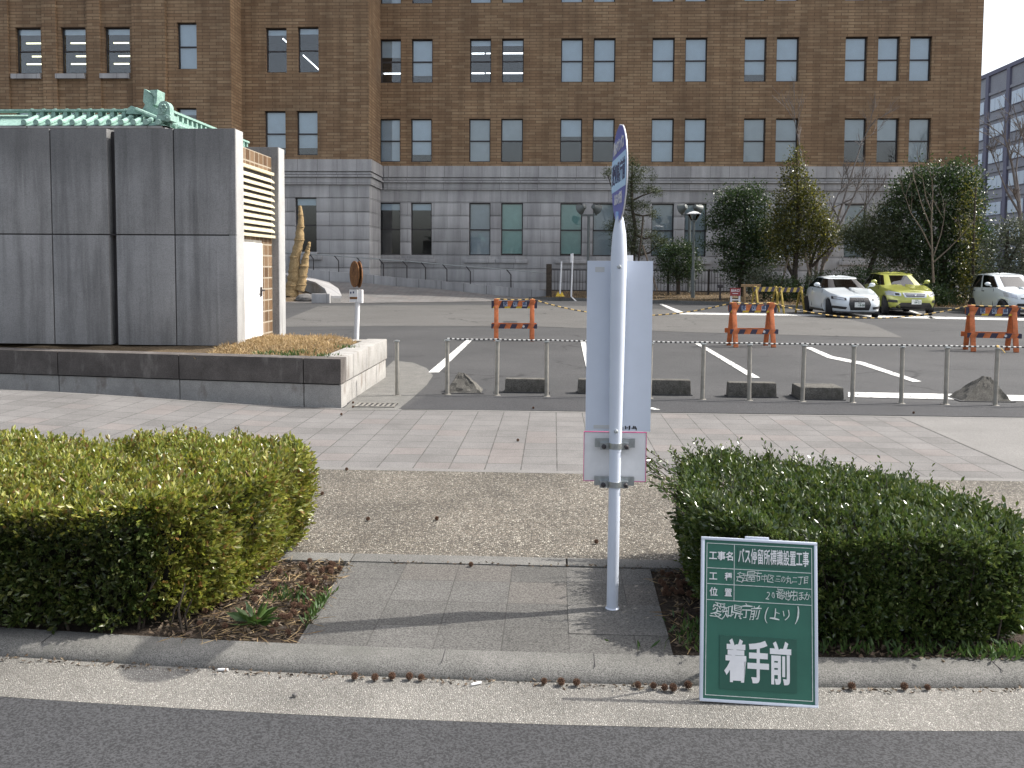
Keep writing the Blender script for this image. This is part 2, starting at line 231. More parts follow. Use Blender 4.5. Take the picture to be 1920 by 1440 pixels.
# ---------------------------------------------------------------- mesh helpers
def link(name, me, parent=None):
    o = bpy.data.objects.new(name, me); COL.objects.link(o)
    if parent: o.parent = parent
    return o
class MB:
    def __init__(s): s.bm = bmesh.new(); s.mi = 0
    def _new(s, faces, mi=None):
        for f in faces: f.material_index = s.mi if mi is None else mi
    def poly(s, pts, mi=None):
        f = s.bm.faces.new([s.bm.verts.new(p) for p in pts]); s._new([f], mi); return f
    def box(s, c, d, rot=None, bevel=0, mi=None, taper=1.):
        x, y, z = (k/2 for k in d); v = []
        for k, (a, b_, e) in enumerate([(-1, -1, -1), (1, -1, -1), (1, 1, -1), (-1, 1, -1), (-1, -1, 1), (1, -1, 1), (1, 1, 1), (-1, 1, 1)]):
            q = taper if e > 0 else 1
            p = Vector((a*x*q, b_*y*q, e*z)); p = (rot @ p if rot else p) + Vector(c); v.append(s.bm.verts.new(p))
        fs = [s.bm.faces.new([v[i] for i in q]) for q in ((3, 2, 1, 0), (4, 5, 6, 7), (0, 1, 5, 4), (1, 2, 6, 5), (2, 3, 7, 6), (3, 0, 4, 7))]
        s._new(fs, mi)
        if bevel:
            es = {e for f in fs for e in f.edges}
            r = bmesh.ops.bevel(s.bm, geom=list(es), offset=bevel, segments=2, affect='EDGES', profile=.6); s._new(r['faces'], mi)
    def span(s, a, b, bevel=0, mi=None):
        a, b = Vector(a), Vector(b); s.box((a+b)/2, [abs(k) for k in (b-a)], None, bevel, mi)
    def beam(s, a, b, w, t, up=(0, 0, 1), bevel=0, mi=None):
        a, b = Vector(a), Vector(b); d = b-a; z = d.normalized(); u = Vector(up)
        if abs(z.dot(u)) > .99: u = Vector((0, 1, 0))
        x = u.cross(z).normalized(); y = z.cross(x)
        s.box((a+b)/2, (w, t, d.length), Matrix((x, y, z)).transposed(), bevel, mi)
    def tube(s, pts, rad, n=8, caps=True, mis=None):
        pts = [Vector(p) for p in pts]; rad = rad if hasattr(rad, '__len__') else [rad]*len(pts); rings = []; prev = None
        for i, p in enumerate(pts):
            t = (pts[min(i+1, len(pts)-1)]-pts[max(i-1, 0)]).normalized()
            u = prev if prev is not None else (Vector((0, 0, 1)) if abs(t.z) < .9 else Vector((0, 1, 0)))
            x = (u - t*u.dot(t)); x = x.normalized() if x.length > 1e-5 else t.orthogonal().normalized(); y = t.cross(x); prev = x
            rings.append([s.bm.verts.new(p+(x*math.cos(a)+y*math.sin(a))*rad[i]) for a in (2*math.pi*k/n for k in range(n))])
        for i in range(len(rings)-1):
            mi = None if mis is None else mis[i % len(mis)]
            s._new([s.bm.faces.new((rings[i][k], rings[i][(k+1) % n], rings[i+1][(k+1) % n], rings[i+1][k])) for k in range(n)], mi)
        if caps: s._new([s.bm.faces.new(rings[0][::-1]), s.bm.faces.new(rings[-1])])
    def lathe(s, prof, c, n=24, mat=None, mi=None):
        c = Vector(c); mt = mat or Matrix.Identity(3); rings = []
        for r, z in prof:
            rings.append([s.bm.verts.new(c+mt @ Vector((r*math.cos(2*math.pi*k/n), r*math.sin(2*math.pi*k/n), z))) for k in range(n)])
        for i in range(len(rings)-1):
            s._new([s.bm.faces.new((rings[i][k], rings[i][(k+1) % n], rings[i+1][(k+1) % n], rings[i+1][k])) for k in range(n)], mi)
        if prof[0][0] > 1e-6: s._new([s.bm.faces.new(rings[0][::-1])], mi)
        if prof[-1][0] > 1e-6: s._new([s.bm.faces.new(rings[-1])], mi)
    def prism(s, pts, off, mi=None):           # a planar outline given depth along the vector off
        off = Vector(off); a = [s.bm.verts.new(p) for p in pts]; b = [s.bm.verts.new(Vector(p)+off) for p in pts]; k = len(a)
        s._new([s.bm.faces.new(a[::-1]), s.bm.faces.new(b)] + [s.bm.faces.new((a[i], a[(i+1) % k], b[(i+1) % k], b[i])) for i in range(k)], mi)
    def grid(s, f, nu, nv, mi=None, wrap=False):
        v = [[s.bm.verts.new(f(i/nu, j/nv)) for j in range(nv+1)] for i in range(nu+1)]
        s._new([s.bm.faces.new((v[i][j], v[i+1][j], v[i+1][j+1], v[i][j+1])) for i in range(nu) for j in range(nv)], mi)
    def ico(s, c, r, sub=2, sc=(1, 1, 1), jit=0, mi=None):
        q = bmesh.ops.create_icosphere(s.bm, subdivisions=sub, radius=1); fs = set()
        for v in q['verts']:
            k = 1+random.uniform(-jit, jit); v.co = Vector((v.co.x*r*sc[0]*k, v.co.y*r*sc[1]*k, v.co.z*r*sc[2]*k))+Vector(c); fs.update(v.link_faces)
        s._new(fs, mi)
    def build(s, name, mats, parent=None, world=True, smooth=True, ang=.6):
        bm = s.bm; bmesh.ops.recalc_face_normals(bm, faces=bm.faces) if smooth != 'keep' else None
        if parent and world:
            p, off = parent, Vector((0, 0, 0))
            while p: off += p.location; p = p.parent
            bmesh.ops.translate(bm, verts=bm.verts, vec=-off)
        for f in bm.faces: f.smooth = True
        for e in bm.edges: e.smooth = len(e.link_faces) == 2 and e.calc_face_angle(0) < ang
        me = bpy.data.meshes.new(name); bm.to_mesh(me); bm.free()
        for q in (mats if isinstance(mats, (list, tuple)) else [mats]): me.materials.append(M[q] if isinstance(q, str) else q)
        return link(name, me, parent)
def tag(o, label=None, cat=None, group=None, kind=None):
    for k, v in (('label', label), ('category', cat), ('group', group), ('kind', kind)):
        if v: o[k] = v
    return o
def struct(o, label=None): return tag(o, kind='structure', label=label)
def thing(name, loc, label, cat, group=None, rz=0):
    o = bpy.data.objects.new(name, None); COL.objects.link(o); o.location = loc; o.rotation_euler = (0, 0, rz); o.empty_display_size = .2
    return tag(o, label, cat, group)
def copy_tree(o, parent=None):
    c = o.copy(); COL.objects.link(c)
    if parent: c.parent = parent
    for ch in list(o.children): copy_tree(ch, c)
    return c
def text(body, size, mat, parent, mtx, sx=1., bold=0., align='CENTER', shear=0., ext=.0008, name='lettering'):
    c = bpy.data.curves.new('lettering', 'FONT'); c.body = body; c.size = size; c.align_x = align; c.align_y = 'CENTER'; c.offset = bold*size; c.shear = shear; c.extrude = ext; c.resolution_u = 3
    o = bpy.data.objects.new('lettering_curve', c); COL.objects.link(o); dg = bpy.context.evaluated_depsgraph_get()
    me = bpy.data.meshes.new_from_object(o.evaluated_get(dg)); bpy.data.objects.remove(o); bpy.data.curves.remove(c)
    me.transform(mtx @ Matrix.Diagonal((sx, 1, 1, 1))); me.materials.clear(); me.materials.append(M[mat]); me.name = name
    return link(name, me, parent)
FACE = Matrix.Rotation(R(90), 4, 'X')          # lettering that faces -Y
def unit(v): return v/np.maximum(np.linalg.norm(v, axis=1, keepdims=True), 1e-9)
def leaves(name, pos, axis, L, W, mat, parent=None, fold=.2):
    """one mesh of folded leaves, each with a base, a tip and two sides"""
    n = len(pos); axis = unit(axis); side = unit(np.cross(axis, rng.normal(size=(n, 3)))); nor = np.cross(axis, side)
    L = np.broadcast_to(L, (n,))[:, None]*rng.uniform(.75, 1.25, (n, 1)); W = np.broadcast_to(W, (n,))[:, None]*rng.uniform(.8, 1.2, (n, 1))
    mid = pos+axis*L*.55+nor*W*fold
    v = np.stack([pos, mid+side*W*.5, pos+axis*L, mid-side*W*.5], 1).reshape(-1, 3)
    if parent is not None:
        p, off = parent, Vector((0, 0, 0))
        while p: off += p.location; p = p.parent
        v = v-np.array(off)
    b = np.arange(n)*4; f = np.stack([np.stack([b, b+1, b+2], 1), np.stack([b, b+2, b+3], 1)], 1).reshape(-1, 3)
    me = bpy.data.meshes.new(name); me.from_pydata(v.tolist(), [], f.tolist()); me.materials.append(M[mat])
    return link(name, me, parent)

# ---------------------------------------------------------------- ground, road, kerb, pavements
def bow(x): return .018*x*x                      # the kerb follows a slight bend of the street
def rise(x, y):
    a = min(1, max(0, (-2.3-x)/4.6)); a = a*a*(3-2*a); b = min(1, max(0, (y-5.6)/2.6)); return .17*a*b*b*(3-2*b)
def strip(name, y0, y1, z0, z1, mat, x0=-14, x1=14, nx=56, ny=1, zf=None, b0=1, b1=1):
    m = MB()
    def f(u, v):
        x = x0+(x1-x0)*u; y = (y0+bow(max(-5, min(5, x)))*b0)*(1-v)+(y1+bow(max(-5, min(5, x)))*b1)*v; z = z0+(z1-z0)*v
        return (x, y, z+(zf(x, y) if zf else 0))
    m.grid(f, nx, ny); return struct(m.build(name, mat, smooth=True))
m = MB(); m.poly([(-400, -30, -.12), (400, -30, -.12), (400, 700, -.12), (-400, 700, -.12)]); struct(m.build('ground', 'asphalt_lot'))
ZR = -.05
strip('road', -12, 3.5, ZR-.006, ZR-.006, 'asphalt', -30, 30, 60, 1, None, 0, 1)
strip('gutter', 3.29, 3.70, ZR-.0052, ZR+.0, 'gutter', b0=1, b1=1)
KY0, KY1 = 3.62, 3.795
m = MB()                                          # rounded kerb
prof = [(KY0+.0, ZR-.02), (KY0+.004, ZR+.005), (KY0+.012, -.03), (KY0+.03, -.012), (KY0+.06, -.002), (KY0+.09, .001), (KY1, .001)]
def kf(u, v):
    x = -14+28*u; k = v*(len(prof)-1); i = min(int(k), len(prof)-2); t = k-i
    y = prof[i][0]*(1-t)+prof[i+1][0]*t; z = prof[i][1]*(1-t)+prof[i+1][1]*t
    return (x, y+bow(max(-5, min(5, x))), z)
m.grid(kf, 112, 6); struct(m.build('kerb', 'kerb', ang=1.2))
m = MB()
for x in (-2.26, -.46, .19, 1.9): m.box((x, KY0+.11+bow(x), .0012), (.003, .13, .002))
struct(m.build('kerb_joints', 'joint'))
# soil of the hedge beds, then the bus stop paving, the edging and the pebble strip
strip('planting_bed', KY1, 5.0, -.012, -.012, 'soil', nx=56, ny=8, zf=lambda x, y: .012*math.sin(x*9+y*4)*math.sin(y*11-x*3), b1=0)
m = MB(); m.poly([(-1.128, 3.80, 0), (.535, 3.79, 0), (.553, 4.905, 0), (-1.16, 4.915, 0)]); struct(m.build('bus_stop_paving', 'paving'))
m = MB(); m.span((.085+.0, 4.0, .0), (.54, 4.36, .003)); struct(m.build('pole_slab', 'paving_slab'))
m = MB()
xs = [-14, -6, -3.4, -2.0, -1.145, .09, 1.25, 2.5, 5, 14]
for a, b in zip(xs[:-1], xs[1:]): m.span((a+.004, 4.918, -.05), (b-.004, 5.055, .006), .006)
struct(m.build('edging_kerb', 'kerb'))
strip('pebble_strip', 5.058, 7.17, -.002, 0, 'gravel', nx=60, ny=16, zf=rise, b0=0, b1=0)
strip('sidewalk_edge_tiles', 7.17, 7.26, .001, .001, 'apron', nx=60, ny=1, zf=rise, b0=0, b1=0)
strip('sidewalk', 7.26, 10.2, 0, 0, 'tiles', -14, 3.95, 72, 12, rise, 0, 0)
strip('concrete_apron', 7.26, 10.2, .001, .001, 'apron', 3.955, 30, 10, 2, None, 0, 0)
strip('sidewalk_rear_edge', 10.2, 10.27, .002, .002, 'apron', -14, 30, 72, 1, rise, 0, 0)
strip('parking_lot', 10.275, 60, -.002, -.002, 'asphalt_lot', -60, 60, 4, 4, None, 0, 0)
m = MB(); m.poly([gp(x, y, .003) for x, y in [(500, 613), (760, 611), (1000, 612), (1300, 623), (1560, 630), (1693, 633), (1640, 610), (1590, 598), (1490, 591), (1350, 589), (1240, 580), (1100, 574), (900, 572), (600, 573)]])
struct(m.build('newer_asphalt', 'asphalt_light'))
m = MB(); m.poly([gp(x, y, .002) for x, y in [(752, 768), (1000, 770), (1920, 782), (1920, 757), (1500, 750), (1030, 742), (800, 741)]]); struct(m.build('asphalt_strip', 'asphalt'))
m = MB(); m.poly([gp(x, y, .003) for x, y in [(640, 770), (745, 769), (775, 745), (800, 722), (812, 704), (800, 690), (775, 680), (738, 676)]]); struct(m.build('driveway_apron', 'kerb'))
m = MB()
def line(*p): m.poly([gp(x, y, .006) for x, y in p])
line((876, 636), (887, 636), (823, 698), (803, 698)); line((1088, 638), (1097, 638), (1115, 708), (1103, 708)); line((1303, 644), (1313, 644), (1425, 708), (1408, 708))
line((1508, 651), (1522, 651), (1562, 668), (1552, 671)); line((1562, 668), (1620, 679), (1728, 715), (1712, 716), (1615, 684), (1552, 671)); line((1590, 735), (1920, 741), (1920, 752), (1590, 744)); line((1205, 764), (1225, 764), (1238, 768), (1210, 768))
line((1236, 570), (1243, 570), (1284, 586), (1500, 589), (1920, 597), (1920, 601), (1500, 592), (1275, 589)); line((1690, 578), (1697, 578), (1755, 597), (1745, 597))
struct(m.build('parking_lines', 'line'))
KB = [(-1.2, 44.6), (2, 43.2), (5, 41.6), (8, 40.2), (9.4, 37.4), (18, 35.6), (45, 31)]
m = MB()
m.grid(lambda u, v: (lambda k, i: (KB[i][0]+(KB[i+1][0]-KB[i][0])*(k-i), (KB[i][1]+(KB[i+1][1]-KB[i][1])*(k-i))*(1-v)+56*v, .1+.25*min(1, v*2)+.03*math.sin(k*9)*math.sin(v*17)))(u*6, min(5, int(u*6))), 60, 12)
struct(m.build('far_planting_bed', 'dry_bed'))
m = MB()
for (a, b), (c, d) in zip(KB[:-1], KB[1:]): m.beam((a, b, .06), (c, d, .06), .14, .16)
struct(m.build('far_kerb', 'kerb'))
m = MB(); m.poly([gp(944, 602, .008), gp(970, 602, .008), gp(970, 607, .008), gp(944, 607, .008)]); struct(m.build('asphalt_patch', 'asphalt'))

# ---------------------------------------------------------------- the brick office building
YC, YB, YA = 50., 46.9, 45.3
HT = 36.
bld = thing('office_building', (0, YC, 0), 'large brown brick office building with grey granite ground floor and paired sash windows', 'building')
def zl(y, Y, x=1000): return at(x, y, Y).z
def holes_wall(m, x0, x1, z0, z1, holes, Y, depth, mi=0):
    """front wall with real openings and their reveals"""
    xs = sorted({x0, x1, *[h[0] for h in holes], *[h[1] for h in holes]}); zs = sorted({z0, z1, *[h[2] for h in holes], *[h[3] for h in holes]})
    for a, b in zip(xs[:-1], xs[1:]):
        for c, d in zip(zs[:-1], zs[1:]):
            xm, zm = (a+b)/2, (c+d)/2
            if not any(h[0] < xm < h[1] and h[2] < zm < h[3] for h in holes): m.poly([(a, Y, c), (b, Y, c), (b, Y, d), (a, Y, d)], mi)
    for a, b, c, d in holes:
        e = Y+depth
        for q in (((a, Y, c), (a, e, c), (a, e, d), (a, Y, d)), ((b, Y, c), (b, Y, d), (b, e, d), (b, e, c)), ((a, Y, d), (a, e, d), (b, e, d), (b, Y, d)), ((a, Y, c), (b, Y, c), (b, e, c), (a, e, c))): m.poly(q, mi)
def window(x0, x1, z0, z1, Y, kind):
    """sash window set back in its opening: frame, panes, and a blind or the lit room behind"""
    t = .055; y = Y+.2; m = MB()
    m.span((x0, y, z0), (x0+t, y+.1, z1)); m.span((x1-t, y, z0), (x1, y+.1, z1)); m.span((x0+t, y+.002, z1-t), (x1-t, y+.098, z1)); m.span((x0+t, y+.002, z0), (x1-t, y+.098, z0+t*1.2))
    zm = z0+(z1-z0)*.49; m.span((x0+t, y-.01, zm-.035), (x1-t, y+.06, zm+.035))
    wd = m.build('window', 'frame', bld)
    m = MB(); m.span((x0+t, y+.03, z0+t*1.2), (x1-t, y+.036, zm-.035)); m.span((x0+t, y+.05, zm+.035), (x1-t, y+.056, z1-t)); m.build('pane', 'glass', wd)
    bl = {'b': ('blind', 0), 'B': ('blind', .18), 'h': ('blind', .6), 'q': ('blind', .8), 'g': ('blind_grey', 0), 'G': ('blind_green', .04), 'e': ('blind_grey', .5), 't': ('blind', .86), 'd': ('blind_green', .02)}.get(kind[0])
    if bl:
        m = MB(); zz = z0+(z1-z0)*bl[1]; n = 14
        m.grid(lambda u, v: (x0+t+(x1-x0-2*t)*u, y+.105+.006*math.sin(u*9+x0), zz+(z1-zz-.03)*v), n, 1); m.build('blind', bl[0], wd)
    for k in kind[1:]:
        m = MB(); wv = x1-x0
        if k in '123':
            q = {'1': .74, '2': .28, '3': .5}[k]; zz = z0+(z1-z0)*q; yy = y+(.7 if k != '3' else 1.2); m.span((x0+wv*.02, yy, zz), (x0+wv*(.62 if (int(x0*7) % 2) else .95), yy+.06, zz+.06)); m.span((x0+wv*.7, yy+.02, zz+.01), (x0+wv*1.02, yy+.07, zz+.06))
        elif k == 'x': m.beam((x0+wv*.05, y+.6, z0+(z1-z0)*.46), (x0+wv*.98, y+.9, z0+(z1-z0)*.06), .05, .05)
        elif k == 'X': m.beam((x0+wv*.6, y+.6, z0+(z1-z0)*.85), (x0+wv*.98, y+.9, z0+(z1-z0)*.68), .05, .05)
        elif k == 'l':
            for q in (.955, .885, .83): m.span((x0+wv*.1, y+.5, z0+(z1-z0)*q), (x0+wv*.95, y+.56, z0+(z1-z0)*q+.045))
        m.build('ceiling_lamp', 'lamp_warm' if k in 'l' or Y < 46 else 'lamp', wd)
wins = []
def row(sec, Y, zt, zb, items):
    for a, b, k in items: wins.append((sec, at(a, zt, Y).x if 0 else at(a, (zt+zb)/2, Y).x, at(b, (zt+zb)/2, Y).x, Y, zt, zb, k))
XS = [(713, 752), (772, 811), (881, 921), (941, 982), (1052, 1093), (1113, 1154), (1223, 1265), (1285, 1326), (1396, 1437), (1456, 1498), (1585, 1626), (1646, 1687), (1706, 1747)]
Z3 = [(zl(-78, YC), zl(2, YC))]; SH = 2.5
def zrow(yt, yb, Y, x): return at(x, yt, Y).z, at(x, yb, Y).z
holesC, specs = [], []
k3 = ['b', 'B', 'b', 'g', 'b', 'b', 'b', 'b', 'd', 'b', 'b', 'b', 'g']; k2 = ['h12', 'B', 't12', 't12', 'b', 'b', 'b1', 'b', 'BX', 'b', 'b', 'b', 'bX']; k1 = ['b', 'B', 'g', 'e1', 'h', 'h', 'b', 'b', 'g', 'g', 'e', 'e', 'g']; k0 = ['t', 't', 'gl', 'G', 'Gl', 'gl', 'g', 'g', 'g', 'g', 'g', 'g', 'g']
zt2, zb2 = zrow(71.5, 154, YC, 1090); zt1, zb1 = zrow(222, 304, YC, 1090); zt0, zb0 = zrow(381, 480, YC, 1090); zb3 = at(1090, 4, YC).z; zt3 = zb3+(zt2-zb2)
for i, (a, b) in enumerate(XS):
    for (zt, zb, kk, yy) in ((zt3, zb3, k3, -20), (zt2, zb2, k2, 110), (zt1, zb1, k1, 262), (zt0, zb0, k0, 430)):
        x0, x1 = at(a, yy, YC).x-(0.05 if yy > 200 else 0), at(b, yy, YC).x-(0.05 if yy > 200 else 0); holesC.append((x0, x1, zb, zt)); specs.append((x0, x1, zb, zt, YC, kk[i]))
holesB = []
for a, b, yt, yb, k in [(498, 537, 52, 136, 'tX'), (558, 597, 50, 136, 'tx'), (496, 535, 208, 291, 'B'), (556, 595, 208, 291, 'B'), (553, 593, 370, 472, 't3')]:
    x0, x1 = at(a, yt, YB).x, at(b, yt, YB).x; h = (x0, x1, zrow(yt, yb, YB, 560)[1], zrow(yt, yb, YB, 560)[0]); holesB.append(h); specs.append((*h, YB, k))
holesA = []
for a, b, yt, yb, k in [(28, 76, 50, 137, 't123'), (113, 160, 50, 137, 't132'), (195, 243, 50, 137, 't123'), (331, 368, 42, 130, 'b'), (331, 368, 202, 288, 't2'), (28, 76, 205, 290, 't'), (113, 160, 205, 290, 't')]:
    x0, x1 = at(a, yt, YA).x, at(b, yt, YA).x; h = (x0, x1, zrow(yt, yb, YA, 300)[1], zrow(yt, yb, YA, 300)[0]); holesA.append(h); specs.append((*h, YA, k))
XCR = at(1838, 200, YC).x; XBR = at(692, 250, YB).x; XAR = at(432, 100, YA).x; XL = -46
ZBAND0, ZBAND1 = at(1000, 333, YC).z, at(1000, 312, YC).z; ZM = at(1000, 353, YC).z
ZF = ZBAND1-.02
m = MB()
hb = lambda hs: [h for h in hs if h[2] > ZF]; hg = lambda hs: [h for h in hs if h[2] < ZF]
holes_wall(m, XBR-.4, XCR, ZF, HT, hb(holesC), YC, .45); holes_wall(m, XAR-.4, XBR, ZF, HT, hb(holesB), YB, .45); holes_wall(m, XL, XAR, ZF, HT, hb(holesA), YA, .45)
for x, ya, yb in ((XCR, YC, YC+22), (XBR, YB, YC), (XAR, YA, YB)): m.poly([(x, ya, ZF), (x, yb, ZF), (x, yb, HT), (x, ya, HT)])
m.poly([(XL, YA, HT), (XAR, YA, HT), (XAR, YB, HT), (XBR, YB, HT), (XBR, YC, HT), (XCR, YC, HT), (XCR, YC+22, HT), (XL, YC+22, HT)]); m.poly([(XL, YC+22, 0), (XCR, YC+22, 0), (XCR, YC+22, HT), (XL, YC+22, HT)]); m.poly([(XL, YA, 0), (XL, YC+22, 0), (XL, YC+22, HT), (XL, YA, HT)])
m.build('brick_wall', 'facade', bld, ang=.3)
m = MB()                                             # brick piers between the windows of the porch wing
for a, b in [(-30, 18), (82, 108), (166, 190), (250, 312)]:
    x0, x1 = at(a, 90, YA).x, at(b, 90, YA).x; m.span((x0, YA-.14, ZF), (x1, YA-.003, HT-.1))
m.build('brick_pier', 'facade', bld, ang=.3)
for a, b in [(24, 78), (107, 161), (190, 244)]:
    m = MB(); x0, x1 = at(a, 140, YA).x, at(b, 140, YA).x; m.span((x0, YA-.2, zl(148, YA, 150)), (x1, YA+.28, zl(139, YA, 150)-.003)); m.build('window_sill', 'band', bld, ang=.3)
m = MB()
holes_wall(m, XBR-.4, XCR, 0, ZF, hg(holesC), YC+.06, .4); holes_wall(m, XAR-.4, XBR, 0, ZF, hg(holesB), YB+.06, .4); holes_wall(m, XL, XAR, 0, ZF, hg(holesA), YA+.06, .4)
for x, ya, yb in ((XCR-.02, YC+.06, YC+22), (XBR-.02, YB+.06, YC+.06), (XAR-.02, YA+.06, YB+.06)): m.poly([(x, ya, 0), (x, yb, 0), (x, yb, ZF), (x, ya, ZF)])
def courses(x0, x1, Y, holes, side=None):          # rusticated granite courses standing proud of the wall, cut round the windows
    top = ZM-.42; hgt = .74; k = 0; z1 = zt0+.02
    while z1 > -.2:
        z0 = z1-hgt+.035; cuts = sorted([(h[0], h[1]) for h in holes if h[2] < z1-.1 and h[3] > z0+.1]); x = x0
        for a, b in cuts+[(x1, x1)]:
            if a-x > .05: m.span((x, Y, max(z0, -.1)), (a, Y+.058, z1-.0), .012)
            x = b
        if side is not None: m.span((x1-.02, Y+.06, max(z0, -.1)), (x1+.004, side, z1), .006)
        z1 -= hgt
    z = zt0+.055; m.span((x0, Y+.003, z), (x1+.002, Y+.058, ZM), 0)
    if side is not None: m.span((x1-.02, Y+.06, z), (x1+.002, side, ZM))
courses(XBR, XCR, YC, hg(holesC), YC+22); courses(XAR, XBR, YB, hg(holesB), YC); courses(XL, XAR, YA, hg(holesA), YB)
m.build('granite_base', 'stone', bld, ang=.3)
def sill(a, b, Y, z): m = MB(); m.span((a-.28, Y-.1, z-.42), (b+.28, Y-.003, z-.2), .015); m.span((a-.05, Y-.06, z-.195), (b+.05, Y+.27, z-.004), .01); m.build('window_sill', 'stone', bld, ang=.3)
for h in hg(holesC): sill(h[0], h[1], YC, h[2])
for h in hg(holesB): sill(h[0], h[1], YB, h[2])
m = MB()
def band(p, lo, hi, x0, x1, Y, side):
    m.span((x0, Y-p, lo), (x1+p, Y+.04, hi)); 
    if side: m.span((x1-.02, Y+.045, lo+.001), (x1+p-.001, side-p-.003, hi-.001))
for x0, x1, Y, sd_ in ((XBR+.2, XCR, YC, YC+22), (XAR+.2, XBR, YB, YC), (XL, XAR, YA, YB)):
    band(.16, ZBAND0, ZBAND1, x0, x1, Y, sd_); band(.11, ZBAND0-.16, ZBAND0-.055, x0, x1, Y, sd_); band(.2, ZBAND0-.3, ZBAND0-.2, x0, x1, Y, sd_); band(.1, ZM-.1, ZBAND0-.33, x0, x1, Y, sd_); band(.04, ZBAND0-.34, ZBAND0+.01, x0, x1, Y, sd_)
m.build('cornice_band', 'band', bld, ang=.3)
m = MB(); m.span((XL+.5, YC+5, .2), (XCR-.5, YC+5.2, HT-.5))
for z in (ZF-.6, (zb2+zt1)/2-.1, (zb3+zt2)/2, zt3+.9): m.span((XL+.5, YC+.5, z), (XCR-.5, YC+5, z+.25)); m.span((XL+.5, YA+.5, z), (XAR-.5, YC+.45, z+.25)); m.span((XAR+.0, YB+.5, z), (XBR-.5, YC+.45, z+.25))
m.build('interior', 'dark', bld)
for s in specs: window(*s)

# ---------------------------------------------------------------- the office block beyond
XF = 57.; y_a = XF*F_PX/(1836-1037); y_b = XF*F_PX/(1990-1037); zf = 26.9
fb = thing('office_block', (XF, 100, 0), 'distant grey seven storey office block with dark vertical piers and ribbon windows', 'building')
m = MB(); m.span((XF, y_b-40, 0), (XF+20, y_a+24, zf)); m.build('wall', 'far_wall', fb)
m = MB(); m.span((XF-.25, y_b-40, zf+.003), (XF+20, y_a+24, zf+.5)); m.build('parapet', 'far_pier', fb)
pier_y = [116+5.45*k for k in range(-7, 5)]
for y in pier_y: m = MB(); m.span((XF-.28, y-.4, 0), (XF-.003, y+.4, zf)); m.build('pier', 'far_pier', fb)
for y in pier_y[:-1]:
    for k in range(7):
        z = 22.1-k*3.37; m = MB(); m.span((XF-.12, y+.75, z), (XF-.003, y+4.7, z+1.75)); 
        wf = m.build('window', 'far_pier', fb)
        m = MB()
        for q in range(3): m.span((XF-.16, y+.9+q*1.26, z+.08), (XF-.123, y+.9+q*1.26+1.18, z+1.68))
        m.build('pane', 'far_glass', wf)
for k in range(7): m = MB(); m.span((XF-.2, y_b-40, 24.3-k*3.37), (XF-.004, y_a+24, 24.65-k*3.37)); m.build('ledge', 'far_wall', fb)

# ---------------------------------------------------------------- entrance ramp
YR = 45.
wb = [(585, 526), (683, 530), (739, 536), (818, 541), (908, 551), (1028, 562)]; wt = [(576, 506), (689, 514), (739, 520), (829, 526), (908, 535), (1026, 545)]
m = MB()
def far_edge(u):
    pts = [at(-300, 470, YR), at(300, 500, YR)]+[at(x, y, YR) for x, y in wb]; k = u*(len(pts)-1); i = min(int(k), len(pts)-2); return pts[i].lerp(pts[i+1], k-i)
m.grid(lambda u, v: (lambda p: (p.x, (38.6 if p.x < -9 else 38.6+4.6*min(1, (p.x+9)/8.5))*(1-v)+(YR-.2)*v, .012+(p.z-.01)*(v**1.3)))(far_edge(u)), 48, 12)
struct(m.build('entrance_ramp', 'tiles'))
rw = thing('ramp_wall', (-8, YR, 0), 'low pale granite wall with thin metal handrail climbing along the entrance ramp', 'wall')
m = MB(); P = [(at(300, 500, YR), at(300, 480, YR))]+[(at(*a, YR), at(*b, YR)) for a, b in zip(wb, wt)]
for (a, b), (c, d) in zip(P[:-1], P[1:]): m.prism([(a.x, YR, -.1), (c.x-.015, YR, -.1), (c.x-.015, YR, d.z), (a.x, YR, b.z)], (0, .3, 0))
m.build('wall', 'rampstone', rw, ang=.3)
rail = [(450, 468), (579, 476), (627, 479.5), (753, 489), (869, 499), (1032, 512)]
m = MB(); rp = [at(x, y, YR+.15) for x, y in rail]; m.tube(rp+[rp[-1]+Vector((.04, 0, -.35))], .028, 6); m.build('handrail', 'steel', rw)
def interp(pts, x):
    for (a, b), (c, d) in zip(pts[:-1], pts[1:]):
        if a <= x <= c: return b+(d-b)*(x-a)/(c-a)
    return pts[-1][1]
for x in (580, 627, 669, 711, 755, 790, 830, 874, 950):
    m = MB(); p = at(x, interp(rail, x), YR+.15); q = at(x+8, interp(rail, x)+10, YR+.15); b = at(x+8, interp(wt, x+8), YR+.15); m.tube([p, q, b-Vector((0, 0, .05))], .03, 6); m.build('rail_post', 'frame', rw)
cw = thing('curved_parapet', gp(618, 572), 'curved low granite parapet beside the straw wrapped trunk', 'wall')
cp = [(618, 571, 555, 38.6), (612, 566, 541, 39.4), (594, 562, 529, 40.6), (563, 557, 521, 41.8), (530, 555, 514, 42.6), (480, 552, 506, 43)]
m = MB(); mc = MB()
for (x, b, t, Y), (x2, b2, t2, Y2) in zip(cp[:-1], cp[1:]):
    a, c = at(x, b, Y), at(x2, b2, Y2); at_, ct = at(x, t, Y), at(x2, t2, Y2); off = Vector((.45, .25, 0))
    m.prism([(a.x, a.y, -.1), (c.x, c.y, -.1), (c.x, c.y, ct.z-.1), (a.x, a.y, at_.z-.1)], off); mc.prism([(at_.x-.06, at_.y-.03, at_.z-.097), (ct.x-.06, ct.y-.03, ct.z-.097), (ct.x-.06, ct.y-.03, ct.z), (at_.x-.06, at_.y-.03, at_.z)], off*1.2)
m.build('wall', 'granite', cw); mc.build('coping', 'band', cw)
m = MB(); m.span((-10.55, 38.35, 0), (-9.75, 38.58, .42), .02); m.build('end_block', 'band', cw)
